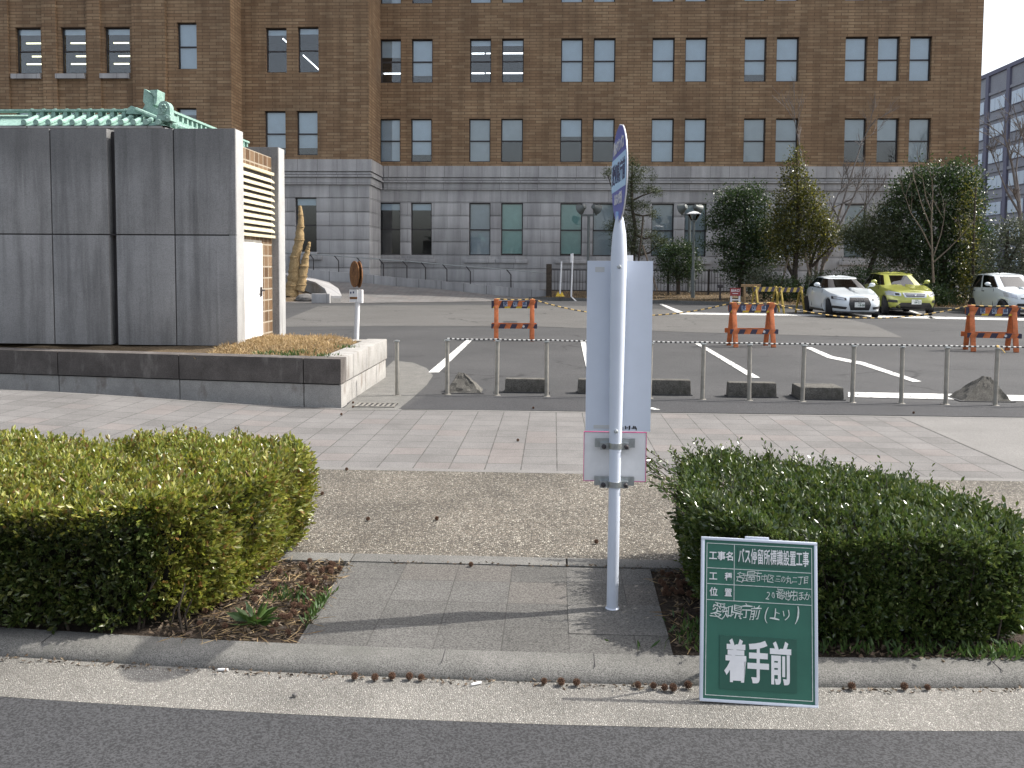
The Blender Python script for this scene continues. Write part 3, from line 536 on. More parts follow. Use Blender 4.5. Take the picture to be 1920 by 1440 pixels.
m = MB(); m.grid(lambda u, v: (-16+5.6*u, 38.9+3.6*v, .02+.42*math.sin(min(1, v*1.3)*1.57)*(1-max(0, u-.8)*3)+.03*math.sin(u*20)*math.sin(v*13)), 24, 12); struct(m.build('ramp_planting_bed', 'dry_bed'))
tr = thing('cycad', at(556, 552, 40), 'cycad wrapped in pale straw for winter with two upright stems', 'plant')
def stem(pts, name):
    m = MB(); P = [at(x, y, 40) for x, y, _ in pts]; n = 26; path, rad = [], []
    for k in range(n+1):
        u = k/n*(len(pts)-1); i = min(int(u), len(pts)-2); f = u-i; path.append(P[i].lerp(P[i+1], f)+Vector((random.uniform(-.02, .02), random.uniform(-.02, .02), 0))); rad.append((pts[i][2]*(1-f)+pts[i+1][2]*f)*(1+.12*(k % 2)+random.uniform(-.06, .06)))
    m.tube(path, rad, 12)
    for k in range(3, n-1, 4): m.lathe([(rad[k]*1.06, -.02), (rad[k]*1.1, 0), (rad[k]*1.06, .02)], path[k], 12)
    m.build(name, 'straw', tr)
stem([(545, 556, .34), (552, 520, .27), (553, 487, .22), (562, 445, .19), (564, 415, .13), (563, 386, .07)], 'stem'); stem([(562, 545, .22), (567, 520, .2), (572, 490, .16), (577, 470, .1), (580, 454, .06)], 'stem')
m = MB(); c = at(574, 562, 39.3); m.ico(c+Vector((0, 0, .05)), .42, 3, (1.1, .7, .55), .05); tag(m.build('rock', 'rock', ang=.3), 'grey rounded boulder at the foot of the straw wrapped cycad', 'rock')

# ---------------------------------------------------------------- concrete plant room, planter and green roofed house on the left
PXR, PYF = -2.486, 10.28
def planter_y(x): return PYF-.145*(x-PXR)
pl = thing('planter', (PXR, PYF, 0), 'low granite block planter with blackened front and sunlit end wall', 'planter')
xs = [PXR, -2.95, -4.55, -6.2, -7.8, -9.4, -11]
m = MB(); mt = MB()
for a, b in zip(xs[:-1], xs[1:]):
    for mm, z0, z1, dy in ((m, -.05, .27, .02), (mt, .285, .58, 0)):
        a2 = a-(.0 if a == PXR else .006); b2 = b+.006
        mm.prism([(a2, planter_y(a2)+dy, z0), (b2, planter_y(b2)+dy, z0), (b2, planter_y(b2)+dy, z1), (a2, planter_y(a2)+dy, z1)], (0, .28, 0))
m.build('lower_course', 'granite', pl); mt.build('front_coping', 'granite_dark', pl)
m = MB(); mt = MB()
ys = [PYF+.29, 10.95, 11.75, 12.5, 13.2]
for a, b in zip(ys[:-1], ys[1:]): m.span((PXR-.28, a+.006, -.05), (PXR-.02, b-.006, .27), .008); mt.span((PXR-.3, a+.004, .285), (PXR, b-.004, .58), .012)
m.span((-9, 12.9, -.05), (PXR-.31, 13.18, .57), 0)
m.build('end_lower_course', 'granite', pl); mt.build('end_coping', 'granite', pl)
m = MB(); m.grid(lambda u, v: ((-11+8.3*u), (planter_y(-11+8.3*u)+.27)*(1-v)+12.95*v, .49+.13*min(1, v*2.2)*(1-.5*max(0, u-.75)*4)+.018*math.sin(u*60)*math.sin(v*19)), 60, 16); m.build('soil', 'dry_bed', pl)
n = 9000; u = rng.uniform(-4.35, -2.75, n); v = rng.uniform(10.55, 13.0, n); z = .5+.12*np.clip((v-10.5)/1.1, 0, 1)*np.clip((-2.7-u)/.5, 0, 1)
g = leaves('dead_grass', np.stack([u, v, z-.01], 1), np.stack([rng.normal(0, .8, n), rng.normal(0, .8, n), rng.uniform(.25, .9, n)], 1), .075, .009, 'dead_grass'); tag(g, 'dry brown grass covering the planter in front of the white door', 'grass', kind='stuff')
def tuft(c, k, sp, h, mat='leaf_weed', w=.012):
    p = np.array(c)+rng.normal(0, sp, (k, 3))*[1, 1, 0]; return p, np.stack([rng.normal(0, .5, k), rng.normal(0, .5, k), np.ones(k)], 1)
PG = [tuft((at(x, y, Y).x, Y, .55), 60, .08, .08) for x, y, Y in ((545, 660, 10.75), (560, 652, 11.1), (650, 645, 11.8), (500, 655, 10.9), (610, 662, 10.7))]
tag(leaves('green_tufts', np.concatenate([p for p, a in PG]), np.concatenate([a for p, a in PG]), .07, .014, 'leaf_weed'), 'small green weeds among the dry planter grass', 'weeds', kind='stuff')

XW, YF0, YF1, ZP0, ZP1 = -4.19, 11.6, 11.9, .60, 3.46
pr_ = thing('plant_room', (XW, YF0, 0), 'grey concrete panelled plant room streaked with dark stains, with louvres and a white door on its sunny end', 'building')
gx = [XW, at(328, 450, YF0).x, at(217, 450, YF0).x, at(205, 450, YF0).x, at(98, 450, YF0).x, -8.0, -9.2]
ZJ = at(440, 441, YF0).z
m = MB()
for a, b in zip(gx[:-1], gx[1:]):
    if abs(a-gx[2]) < 1e-6: continue
    for z0, z1 in ((ZP0, ZJ-.008), (ZJ+.008, ZP1)): m.span((b+(.008 if b != gx[3] else 0), YF0, z0), (a-(.008 if a != XW else 0), YF1, z1), .006)
m.build('front_panel', 'panel', pr_, ang=.3)
m = MB(); m.span((gx[3], YF0+.12, ZP0+.01), (gx[2], YF1, ZP1-.02)); m.span((-9.2, YF0+.03, ZJ-.008), (XW-.02, YF1-.01, ZJ+.008)); 
for q in (1, 4, 5): m.span((gx[q]-.008, YF0+.02, ZP0+.01), (gx[q]+.008, YF1-.01, ZP1-.01))
m.build('dark_joint', 'joint', pr_)
m = MB(); m.span((-9.2, YF0+.25, .3), (XW-.06, 13.7, ZP0-.004)); m.build('plinth', 'joint', pr_)
XT = XW-.1; YP0, YP1 = 13.42, 13.75; ZT = 3.3
m = MB(); m.span((-9.2, YF1+.002, .5), (XT, YP0, ZT)); m.build('tiled_wall', 'browntile', pr_)
m = MB(); m.span((-9.2, YP0+.003, .3), (XW, YP1, ZP1-.0), .006); m.build('rear_panel', 'panel', pr_)
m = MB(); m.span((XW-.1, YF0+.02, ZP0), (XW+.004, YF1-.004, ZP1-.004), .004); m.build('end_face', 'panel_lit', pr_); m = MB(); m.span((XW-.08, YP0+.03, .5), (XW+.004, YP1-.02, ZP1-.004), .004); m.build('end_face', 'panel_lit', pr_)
m = MB(); y0, y1 = YF1+.0, YP0-.03; zt, zb = 3.02, 2.12
m.span((XT, y0, zt+.002), (XT+.05, y1, zt+.045)); m.span((XT+.002, y0, zb-.04), (XT+.06, y1, zb)); m.span((XT-.03, y0, zb), (XT-.01, y1, zt))
for k in range(9):
    z = zb+.05+k*(zt-zb-.06)/9; m.beam((XT+.012, (y0+y1)/2, z), (XT+.055, (y0+y1)/2, z-.012), .018, y1-y0, (0, 0, 1)) if 0 else m.prism([(XT-.005, y0, z+.05), (XT+.055, y0, z-.01), (XT+.055, y0, z+.008), (XT-.005, y0, z+.066)], (0, y1-y0, 0))
m.build('louvre', 'louvre', pr_); m = MB(); m.span((XT-.009, y0+.01, zb+.01), (XT+.004, y1-.01, zt)); m.build('louvre_recess', 'joint', pr_)
dy0, dy1 = 11.99, 12.83; m = MB(); m.span((XT+.001, dy0, .64), (XT+.045, dy1, 1.99), .012); d_ = m.build('door', 'door', pr_)
m = MB(); m.span((XT+.046, dy1-.13, 1.22), (XT+.06, dy1-.07, 1.36)); m.tube([(XT+.058, dy1-.1, 1.31), (XT+.1, dy1-.1, 1.31), (XT+.1, dy1-.2, 1.31)], .012, 6); m.build('handle', 'frame', d_)
m = MB(); m.span((XT+.001, dy0-.04, .62), (XT+.02, dy0-.002, 2.03)); m.span((XT+.001, dy1+.002, .62), (XT+.02, dy1+.04, 2.03)); m.span((XT+.001, dy0-.002, 1.992), (XT+.02, dy1+.002, 2.03)); m.build('door_frame', 'bollard', d_)

YG = 15.0
gh = thing('tiled_roof_house', (-8, YG, 0), 'small house behind the concrete wall with verdigris green copper tiled roof', 'building')
ze = at(200, 236, YG).z; xr = at(312, 228, YG).x
m = MB(); m.span((-12, YG+.35, 0), (xr-.4, YG+4, ze-.1)); m.build('wall', 'panel', gh); m = MB(); m.span((-12, YG+.02, ze-.1), (xr-.03, YG+4.3, ze-.02)); m.span((-12, YG-.04, ze-.04), (xr-.07, YG+.01, ze-.005)); m.build('eave', 'band', gh)
sl = .42
m = MB(); x = xr-.12; k = 0
while x > -9.2:
    m.tube([(x, YG-.06, ze+.055), (x, YG+.02, ze+.07), (x, YG+.62, ze+.07+.6*sl)], [.05, .045, .04], 10); m.lathe([(.052, -.012), (.054, .0), (.045, .012), (.03, .008), (.0, .012)], (x, YG-.06, ze+.055), 12, Matrix.Rotation(R(90), 3, 'X')); x -= .212
y = YG+.2
while y < YG+4.2: m.tube([(xr-.06+.06, y, ze+.05), (xr-.62, y, ze+.06+.6*sl)], [.047, .04], 8); y += .212
m.poly([(-12, YG-.05, ze), (xr, YG-.05, ze), (xr-.62, YG+.6, ze+.03+.62*sl), (-12, YG+.6, ze+.03+.62*sl)]); m.poly([(xr, YG-.05, ze), (xr, YG+4.3, ze), (xr-.62, YG+4.3, ze+.03+.62*sl), (xr-.62, YG+.6, ze+.03+.62*sl)]); m.poly([(-12, YG+.6, ze+.28), (xr-.62, YG+.6, ze+.28), (xr-.62, YG+4.3, ze+.28), (-12, YG+4.3, ze+.28)])
m.build('roof_tiles', 'copper', gh)
m = MB(); zr = ze+.17; m.span((-12, YG+.36, zr-.06), (xr-.32, YG+.52, zr+.02)); m.span((-12, YG+.35, zr+.135), (xr-.3, YG+.53, zr+.175), .01); x = xr-.5
while x > -9.4: m.span((x-.032, YG+.37, zr+.021), (x+.032, YG+.51, zr+.134)); m.lathe([(.03, 0), (.03, .02), (.0, .025)], (x, YG+.44, zr+.175), 8); x -= .21
m.build('ridge', 'copper', gh)
m = MB(); y = YG+.4                                    # ridge running back along the right eave
m.span((xr-.2, YG+.3, ze+.12), (xr-.06, YG+4.3, ze+.18)); m.span((xr-.21, YG+.3, ze+.29), (xr-.05, YG+4.3, ze+.33))
while y < YG+4.2: m.span((xr-.19, y, ze+.181), (xr-.07, y+.07, ze+.289)); y += .21
m.build('side_ridge', 'copper', gh)
m = MB()                                               # corner ornament: saddle, horn and round crest tile
P = [at(x, y, YG+.3) for x, y in [(236, 213), (239, 203), (246, 198), (254, 202), (258, 208), (266, 207), (272, 196), (268, 190), (270, 166), (277, 170), (287, 180), (287, 200), (300, 206), (300, 216)]]
m.prism(P, (0, .22, 0)); P = [at(x, y, YG+.26) for x, y in [(279, 169), (295, 168), (294, 190), (291, 196), (288, 196), (288, 180)]]; m.prism(P, (0, .3, 0)); m.build('ridge_horn', 'copper', gh)
m = MB(); c = at(307, 203, YG-.02); pr = [(math.cos(t)*.105, math.sin(t)*.125) for t in np.linspace(0, math.pi, 13)]; pr = [(.105, -.1)]+pr+[(-.105, -.1)]
m.prism([(c.x+a, c.y, c.z+b) for a, b in pr], (.0, .16, 0)); 
for t in np.linspace(0, 6.28, 7)[:-1]: m.ico((c.x+.04*math.cos(t), c.y-.005, c.z+.045*math.sin(t)+.01), .026, 1)
m.ico((c.x, c.y-.006, c.z-.05), .03, 1); c2 = at(313, 221, YG-.06); m.lathe([(.06, 0), (.062, .03), (.04, .04), (.04, .025), (.015, .045), (0, .05)], c2+Vector((0, .03, 0)), 14, Matrix.Rotation(R(90), 3, 'X')); m.span((c.x-.13, c.y+.01, c.z-.2), (c.x+.11, c.y+.3, c.z-.1)); m.build('crest_tile', 'copper', gh)

# ---------------------------------------------------------------- bus stop sign
bs = thing('bus_stop_sign', gp(1148, 1141), 'white bus stop pole with oval blue sign and two blank panels', 'bus stop')
B = bs.location.copy(); YS = B.y
tilt = .005
def up(z, dx=0, dy=0): return Vector((B.x+dx+tilt*z, B.y+dy, z))
m = MB(); m.tube([up(-.02), up(.88)], .0285, 20); m.lathe([(.036, 0), (.034, .005), (.029, .009)], up(0), 16); m.build('pole', 'white_metal', bs)
m = MB(); zz = [at(1150, y, YS).z for y in (846, 700, 520, 480, 440, 415, 405)]; m.tube([up(z) for z in zz], [.030, .0345, .0385, .039, .033, .022, .016], 20); m.build('sleeve', 'white_metal', bs)
for y in (500, 806): z = at(1150, y, YS).z; m = MB(); m.ico(up(z, 0, -.04), .011, 1); m.build('bolt', 'steel', bs)
m = MB(); za, zb_ = at(1150, 812, YS).z, at(1150, 489, YS).z; yp = .05
m.span(up(za, -.145, yp), up(zb_, -.145, yp)+Vector((.315, .005, 0))); m.build('upper_panel', 'white_metal', bs)
m = MB(); m.span(up(zb_-.055, -.11, yp-.001), up(zb_-.03, -.065, yp+.001)); m.span(up(za+.012, -.105, yp-.001), up(za+.03, -.02, yp+.001)); m.build('tape_residue', 'tape', bs)
m = MB()
for k in range(9): a = .04+k*.008+random.uniform(-.003, .003); m.span(up(za+.006+random.random()*.008, a, yp-.0015), up(za+.018+random.random()*.012, a+random.uniform(.003, .008), yp+.001))
m.build('torn_sticker', 'joint', bs)
m = MB(); zc, zd = at(1150, 907, YS).z, at(1150, 815, YS).z; xo = -.148; m.span(up(zc, xo, yp+.01), up(zd, xo, yp+.01)+Vector((.302, .004, 0))); lp = m.build('lower_panel', 'white', bs)
m = MB(); t = .003
a, b = up(zc, xo, yp+.008), up(zd, xo, yp+.008)+Vector((.302, 0, 0))
for p, q in (((a.x-t, a.z-t), (b.x+t, a.z)), ((a.x-t, b.z), (b.x+t, b.z+t)), ((a.x-t, a.z), (a.x, b.z)), ((b.x, a.z), (b.x+t, b.z))): m.span((p[0], a.y, p[1]), (q[0], a.y+.007, q[1]))
m.build('red_edge', 'magenta', lp)
for y in (833, 905):
    z = at(1150, y, YS).z; m = MB(); m.span(up(z-.022, -.098, .034), up(z+.022, -.098, .034)+Vector((.196, .012, 0))); m.lathe([(.031, -.015), (.0335, -.014), (.0335, .014), (.031, .015)], up(z-.006), 20)
    m.span(up(z-.03, -.072, .012), up(z+.004, -.072, .012)+Vector((.14, .02, 0))); cl = m.build('clamp', 'steel', bs)
    for dx in (-.055, .055):
        m = MB(); m.lathe([(.012, 0), (.012, .012), (.008, .02), (0, .021)], up(z-.014, dx, .012), 8, Matrix.Rotation(R(90), 3, 'X')); m.build('bolt', 'frame', cl)
m = MB(); m.span(up(zb_, .03, yp+.02), up(zb_+.028, .03, yp+.02)+Vector((.045, .004, 0))); tg = m.build('small_tag', 'white', bs)
# oval plate, turned edge-on to the kerb: local x' runs along -Y (right edge nearer the street)
oc = at(1161.5, 326, YS); ax = Vector((.055, -.9985, 0)).normalized(); nr = Vector((-ax.y, ax.x, 0))*-1; nr = Vector((-.9985, -.055, 0)); RX, RZ = .272, .23
OM = Matrix.Translation(oc) @ Matrix((ax, (0, 0, 1), nr)).transposed().to_4x4()
def oval(z0, z1, n=18):
    P = []
    for k in range(n+1): z = z0+(z1-z0)*k/n; P.append((RX*math.sqrt(max(0, 1-(z/RZ)**2)), z))
    return P+[(-a, b) for a, b in P[::-1]]
def plate(pts, t0, t1, name, mat, par):
    m = MB(); q = [OM @ Vector((a, b, t0)) for a, b in pts]; r = []
    for p in q:
        if not r or (p-r[-1]).length > 1e-4: r.append(p)
    if (r[0]-r[-1]).length < 1e-4: r.pop()
    m.prism(r, nr*(t1-t0)); return m.build(name, mat, par)
ov = plate(oval(-RZ, RZ, 30), -.004, .004, 'oval_sign', 'blue', bs); plate(oval(-.075, .085), .0045, .0055, 'name_band', 'pale_blue', ov)
m = MB(); P = [OM @ Vector((a*1.008, b*1.01, 0)) for a, b in oval(-RZ, RZ, 24)]; m.tube(P, .0035, 6); m.build('rim', 'white', ov)
m = MB(); m.beam(up(zz[-1]-.03, -.004, 0), oc-Vector((0, 0, RZ-.05)), .03, .02); m.build('bracket', 'pale_blue', bs)
def ot(b, s, z, mat, sx, bold): o = text(b, s, mat, ov, Matrix.Translation(-B) @ OM @ Matrix.Translation((0, z, .006)), sx, bold)
ot('豊山タウンバス', .068, .13, 'white', .8, .02); ot('愛知県庁前', .105, .0, 'navy', .92, .025); ot('あおい交通', .062, -.122, 'white', .9, .015)

# ---------------------------------------------------------------- construction board
bd = thing('construction_board', gp(1422.5, 1321, ZR), 'green construction blackboard with white lettering in a pale frame, leaning back at the kerb', 'sign board')
bd.rotation_euler = (R(-13), R(1.6), R(-1))
W, Hh = .462, .64
def bz(cy): return (1320-cy)/1210*.615+.012
def bx(f): return (f-.5)*.445
m = MB(); m.span((-W/2, 0, .006), (W/2, .012, Hh-.006)); m.build('board', 'boardgreen', bd, world=False)
m = MB(); fr = .011
for a, b in (((-W/2-.002, -.005, 0), (W/2+.002, .017, fr)), ((-W/2-.002, -.005, Hh-fr), (W/2+.002, .017, Hh)), ((-W/2-.002, -.0045, fr), (-W/2+fr, .0165, Hh-fr)), ((W/2-fr, -.0045, fr), (W/2+.002, .0165, Hh-fr))): m.span(a, b, .002)
m.build('frame', 'white_metal', bd, world=False)
m = MB(); lw = .0012; i0, i1 = -.212, .212; z0_, z1_ = .025, Hh-.024
def hl(z, a=i0, b=i1): m.span((a, -.0022, z-lw), (b, -.0005, z+lw))
def vl(x, a, b): m.span((x-lw, -.0022, a+lw), (x+lw, -.0005, b-lw))
for z in (z0_, z1_, bz(325), bz(448), bz(572)): hl(z)
vl(i0+lw, z0_, z1_); vl(i1-lw, z0_, z1_); vl(bx(.275), bz(572), z1_); m.build('ruled_lines', 'chalk', bd, world=False)
m = MB(); m.span((bx(.15), -.0028, bz(1242)), (bx(.835), -.0006, bz(838))); m.build('magnet_sheet', 'boardsheet', bd, world=False); m = MB(); m.span((bx(.305), -.0026, bz(298)), (bx(.95), -.0006, bz(152))); m.build('magnet_sheet', 'boardsheet', bd, world=False)
m = MB(); m.span((-.055, -.002, Hh), (.04, .014, Hh+.01), .002); m.build('top_clip', 'white_metal', bd, world=False)
m = MB(); m.beam((-.15, .014, Hh*.85), (-.15, .2, .02), .016, .008); m.beam((.15, .014, Hh*.85), (.15, .2, .02), .016, .008); m.beam((-.15, .2, .03), (.15, .2, .03), .01, .014); m.build('stand', 'white_metal', bd, world=False)
def bt(b, f, cy, h, sx, bold=.015, mat='chalk', al='CENTER', sh=0, rot=0):
    o = text(b, h, mat, bd, Matrix.Translation((bx(f), -.0034, bz(cy)-h*.02)) @ FACE @ Matrix.Rotation(R(rot), 4, 'Z'), sx, bold, al, sh)
    if sh:                                             # chalk handwriting: bend every stroke a little
        x0, z0 = bx(f), bz(cy); p1, p2, p3 = (random.uniform(0, 6.28) for _ in range(3))
        for v in o.data.vertices: u, w_ = (v.co.x-x0)/h, (v.co.z-z0)/h; v.co.x += h*(.045*math.sin(w_*5+p1)+.035*math.sin(u*6+p2)); v.co.z += h*(.05*math.sin(u*5+p3)+.03*math.sin(w_*7+p1))
bt('工事名', .158, 230, .037, .92, .018, 'white'); bt('工', .085, 390, .036, .95, .014, 'white'); bt('種', .222, 390, .034, .9, .014, 'white'); bt('位', .09, 512, .036, .95, .014, 'white'); bt('置', .222, 512, .034, .92, .014, 'white')
bt('バス停留所標識設置工事', .628, 225, .064, .405, .012, 'white')
for ch, f, dz, s, r in [('名', .325, 0, 1.1, -4), ('古', .375, 4, .85, 5), ('屋', .425, -6, 1.2, -3), ('市', .492, -8, 1.1, 2), ('中', .56, 0, .8, 3), ('区', .62, 0, .85, -4), ('三', .69, 0, .75, -3), ('の', .74, 2, .7, 5), ('丸', .795, 2, .85, 2), ('二', .85, 0, .7, -4), ('丁', .905, 0, .85, 3), ('目', .96, -4, .8, 1)]: bt(ch, .325+(f-.325)*.935, 385+dz, .041*s, .80, -.006, sh=.15, rot=r)
for ch, f, dz, s, r in [('2', .595, 6, 1., 0), ('0', .65, 8, .8, 8), ('番', .705, -6, 1.1, -4), ('地', .765, 2, .95, 4), ('先', .82, 2, 1.05, -3), ('ほ', .885, 2, .95, 3), ('か', .95, 2, .9, -4)]: bt(ch, f-.022, 508+dz, .042*s, .82, -.006, sh=.12, rot=r)
for ch, f, dz, s, r in [('愛', .13, 0, 1.2, -6), ('知', .215, 6, .95, 3), ('県', .295, 0, 1.05, -2), ('庁', .375, 0, 1.1, 4), ('前', .46, 6, 1.05, -3), ('(', .56, 0, 1.2, 4), ('上', .64, 4, .85, -4), ('リ', .74, 6, .85, 3), (')', .85, -8, 1.3, -6)]: bt(ch, f, 655+dz, .057*s, .85, -.004, sh=.1, rot=r)
bt('着手前', .493, 1045, .168, .525, .03, 'white')

# ---------------------------------------------------------------- bollards, ropes, parking blocks
def rope(pts, r, mats, name, label, seg=.035, sag=0.):
    P = []
    for a, b in zip(pts[:-1], pts[1:]):
        a, b = Vector(a), Vector(b); n = max(2, int((b-a).length/seg)); L = (b-a).length
        P += [a.lerp(b, k/n)-Vector((0, 0, sag*L*4*(k/n)*(1-k/n))) for k in range(n)]
    P.append(Vector(pts[-1])); m = MB(); m.tube(P, r, 6, True, [0, 1]); return tag(m.build(name, mats, smooth=True), label, 'rope')
bx_ = [(745, 742), (840, 738), (932, 740), (1025, 740), (1117, 741), (1214, 742), (1310, 743), (1400, 748), (1495, 748), (1587, 750), (1680, 753), (1763, 755), (1855, 757), (1948, 760)]
names = {0: 'silver bollard standing alone beside the granite planter', 1: 'silver bollard in front of the leftmost pyramid block, where the rope begins', 2: 'silver bollard below the frontal orange barricade', 3: 'silver bollard at the end of the first low concrete block', 4: 'silver bollard hidden behind the white bus stop panel', 5: 'silver bollard just behind the right edge of the bus stop panel', 6: 'silver bollard right of the long concrete block beside the bus stop', 7: 'silver bollard standing before the middle of a low concrete block', 8: 'silver bollard left of the wide flat concrete block', 9: 'silver bollard right of the wide flat concrete block', 10: 'silver bollard crossing the white line, left of a pair', 11: 'silver bollard over the white line, next to the one with knotted rope', 12: 'silver bollard with a knotted rope end before the pyramid block', 13: 'silver bollard at the far right edge'}
m = MB(); m.tube([(0, 0, 0), (0, 0, .70)], .0265, 14); p0 = thing('bollard', (0, 0, 0), 'x', 'bollard', 'bollards along the parking lot edge'); m.build('post', 'bollard', p0)
m = MB(); m.lathe([(.0, .705), (.035, .703), (.04, .708), (.04, .718), (.02, .724), (0, .725)], (0, 0, 0), 16); m.build('cap', 'steel', p0); m = MB(); m.lathe([(.05, 0), (.05, .006), (.03, .01)], (0, 0, 0), 14); m.build('base_flange', 'bollard', p0)
tops = []
for i, (x, y) in enumerate(bx_):
    o = p0 if i == 0 else copy_tree(p0); g = gp(x, y); g.y = 11.52-(g.x+1.4)*.048 if i else g.y; g.x = (x-1037)/1.0*0+gp(x, y).x; o.location = g; o['label'] = names[i]; o.rotation_euler = (R(random.uniform(-.8, .8)), R(random.uniform(-.8, .8)), random.random()*6); tops.append(g+Vector((0, 0, .735)))
rope(tops[1:], .009, ['rope_white', 'rope_black'], 'striped_rope', 'black and white twisted rope strung along the bollard tops', .03, .012)
m = MB(); t = tops[12]; m.ico(t, .024, 1, (1, 1, .8), .3); m.tube([t, t+Vector((.04, -.03, -.03)), t+Vector((.075, -.04, -.075))], .006, 5); tag(m.build('rope_knot', 'rope_yellow'), 'yellow knotted rope end on the bollard near the right edge', 'rope')
def block(name, x0, x1, yt, yb, Y, d, label, slant=0):
    a, b = at(x0, yb, Y), at(x1, yb, Y); h = at(x0, yt, Y).z; o = thing(name, ((a.x+b.x)/2, Y+d/2, 0), label, 'parking block', 'concrete blocks behind the bollards')
    m = MB(); m.box((0, 0, h/2), (b.x-a.x, d, h), None, .018, taper=.97); m.build('block', 'blockmat', o, world=False)
    m = MB(); m.box((0, 0, .006), (b.x-a.x+.03, d+.03, .012), None, 0); m.build('mortar_bed', 'asphalt', o, world=False)
block('parking_block', 946, 1029, 710, 738, 11.75, .16, 'low concrete block between the third and fourth bollards'); block('parking_block', 1083, 1166, 711, 740, 11.75, .16, 'low concrete block mostly hidden behind the bus stop panel'); block('parking_block', 1211, 1296, 712, 742, 11.7, .16, 'low concrete block right beside the bus stop panel'); block('parking_block', 1365, 1457, 717, 746, 11.6, .16, 'low concrete block with a bollard standing before its middle'); block('parking_block', 1499, 1583, 726, 750, 11.45, .42, 'broad flat concrete block between two bollards')
def pyramid(xl, xr_, xt, yt, yb, Y, d, label):
    a, b, t = at(xl, yb, Y), at(xr_, yb, Y), at(xt, yt, Y+d*.5); o = thing('pyramid_block', ((a.x+b.x)/2, Y+d/2, 0), label, 'parking block', 'rough pyramid blocks')
    m = MB(); w_ = .07; v = [(a.x, Y, 0), (b.x, Y, 0), (b.x, Y+d, 0), (a.x, Y+d, 0)]; q = [(t.x-w_*.6, Y+d*.45, t.z), (t.x+w_*.6, Y+d*.45, t.z-.01), (t.x+w_*.6, Y+d*.6, t.z-.015), (t.x-w_*.6, Y+d*.6, t.z)]
    vb = [m.bm.verts.new(p) for p in v]; vt = [m.bm.verts.new(p) for p in q]; m.bm.faces.new(vt); m.bm.faces.new(vb[::-1])
    for k in range(4): m.bm.faces.new((vb[k], vb[(k+1) % 4], vt[(k+1) % 4], vt[k]))
    bmesh.ops.subdivide_edges(m.bm, edges=m.bm.edges[:], cuts=7, use_grid_fill=True)
    for p in m.bm.verts:
        if p.co.z > .01: p.co += Vector([random.uniform(-.009, .009) for _ in range(3)])
    m.build('block', 'blockmat', o, ang=.25); m = MB(); m.span((a.x-.04, Y-.03, 0), (b.x+.03, Y+d+.03, .008)); m.build('mortar_bed', 'asphalt', o)
pyramid(835, 903, 866, 699, 738, 11.62, .4, 'rough pyramid shaped concrete block behind the leftmost roped bollard'); pyramid(1805, 1898, 1850, 706, 744, 11.5, .42, 'rough pyramid shaped concrete block near the right edge')
m = MB(); g0 = gp(705, 761); gr = thing('drain_grate', g0, 'rusty steel drain grate at the foot of the planter', 'grate')
m.span((g0.x-.24, g0.y-.13, .004), (g0.x+.24, g0.y+.13, .0085)); m.build('pit', 'joint', gr); m = MB()
for k in range(8): m.span((g0.x-.23+k*.062, g0.y-.12, .0088), (g0.x-.205+k*.062, g0.y+.12, .016))
m.span((g0.x-.25, g0.y-.145, .004), (g0.x+.25, g0.y-.125, .017)); m.span((g0.x-.25, g0.y+.125, .004), (g0.x+.25, g0.y+.145, .017)); m.build('bars', 'bollard', gr)

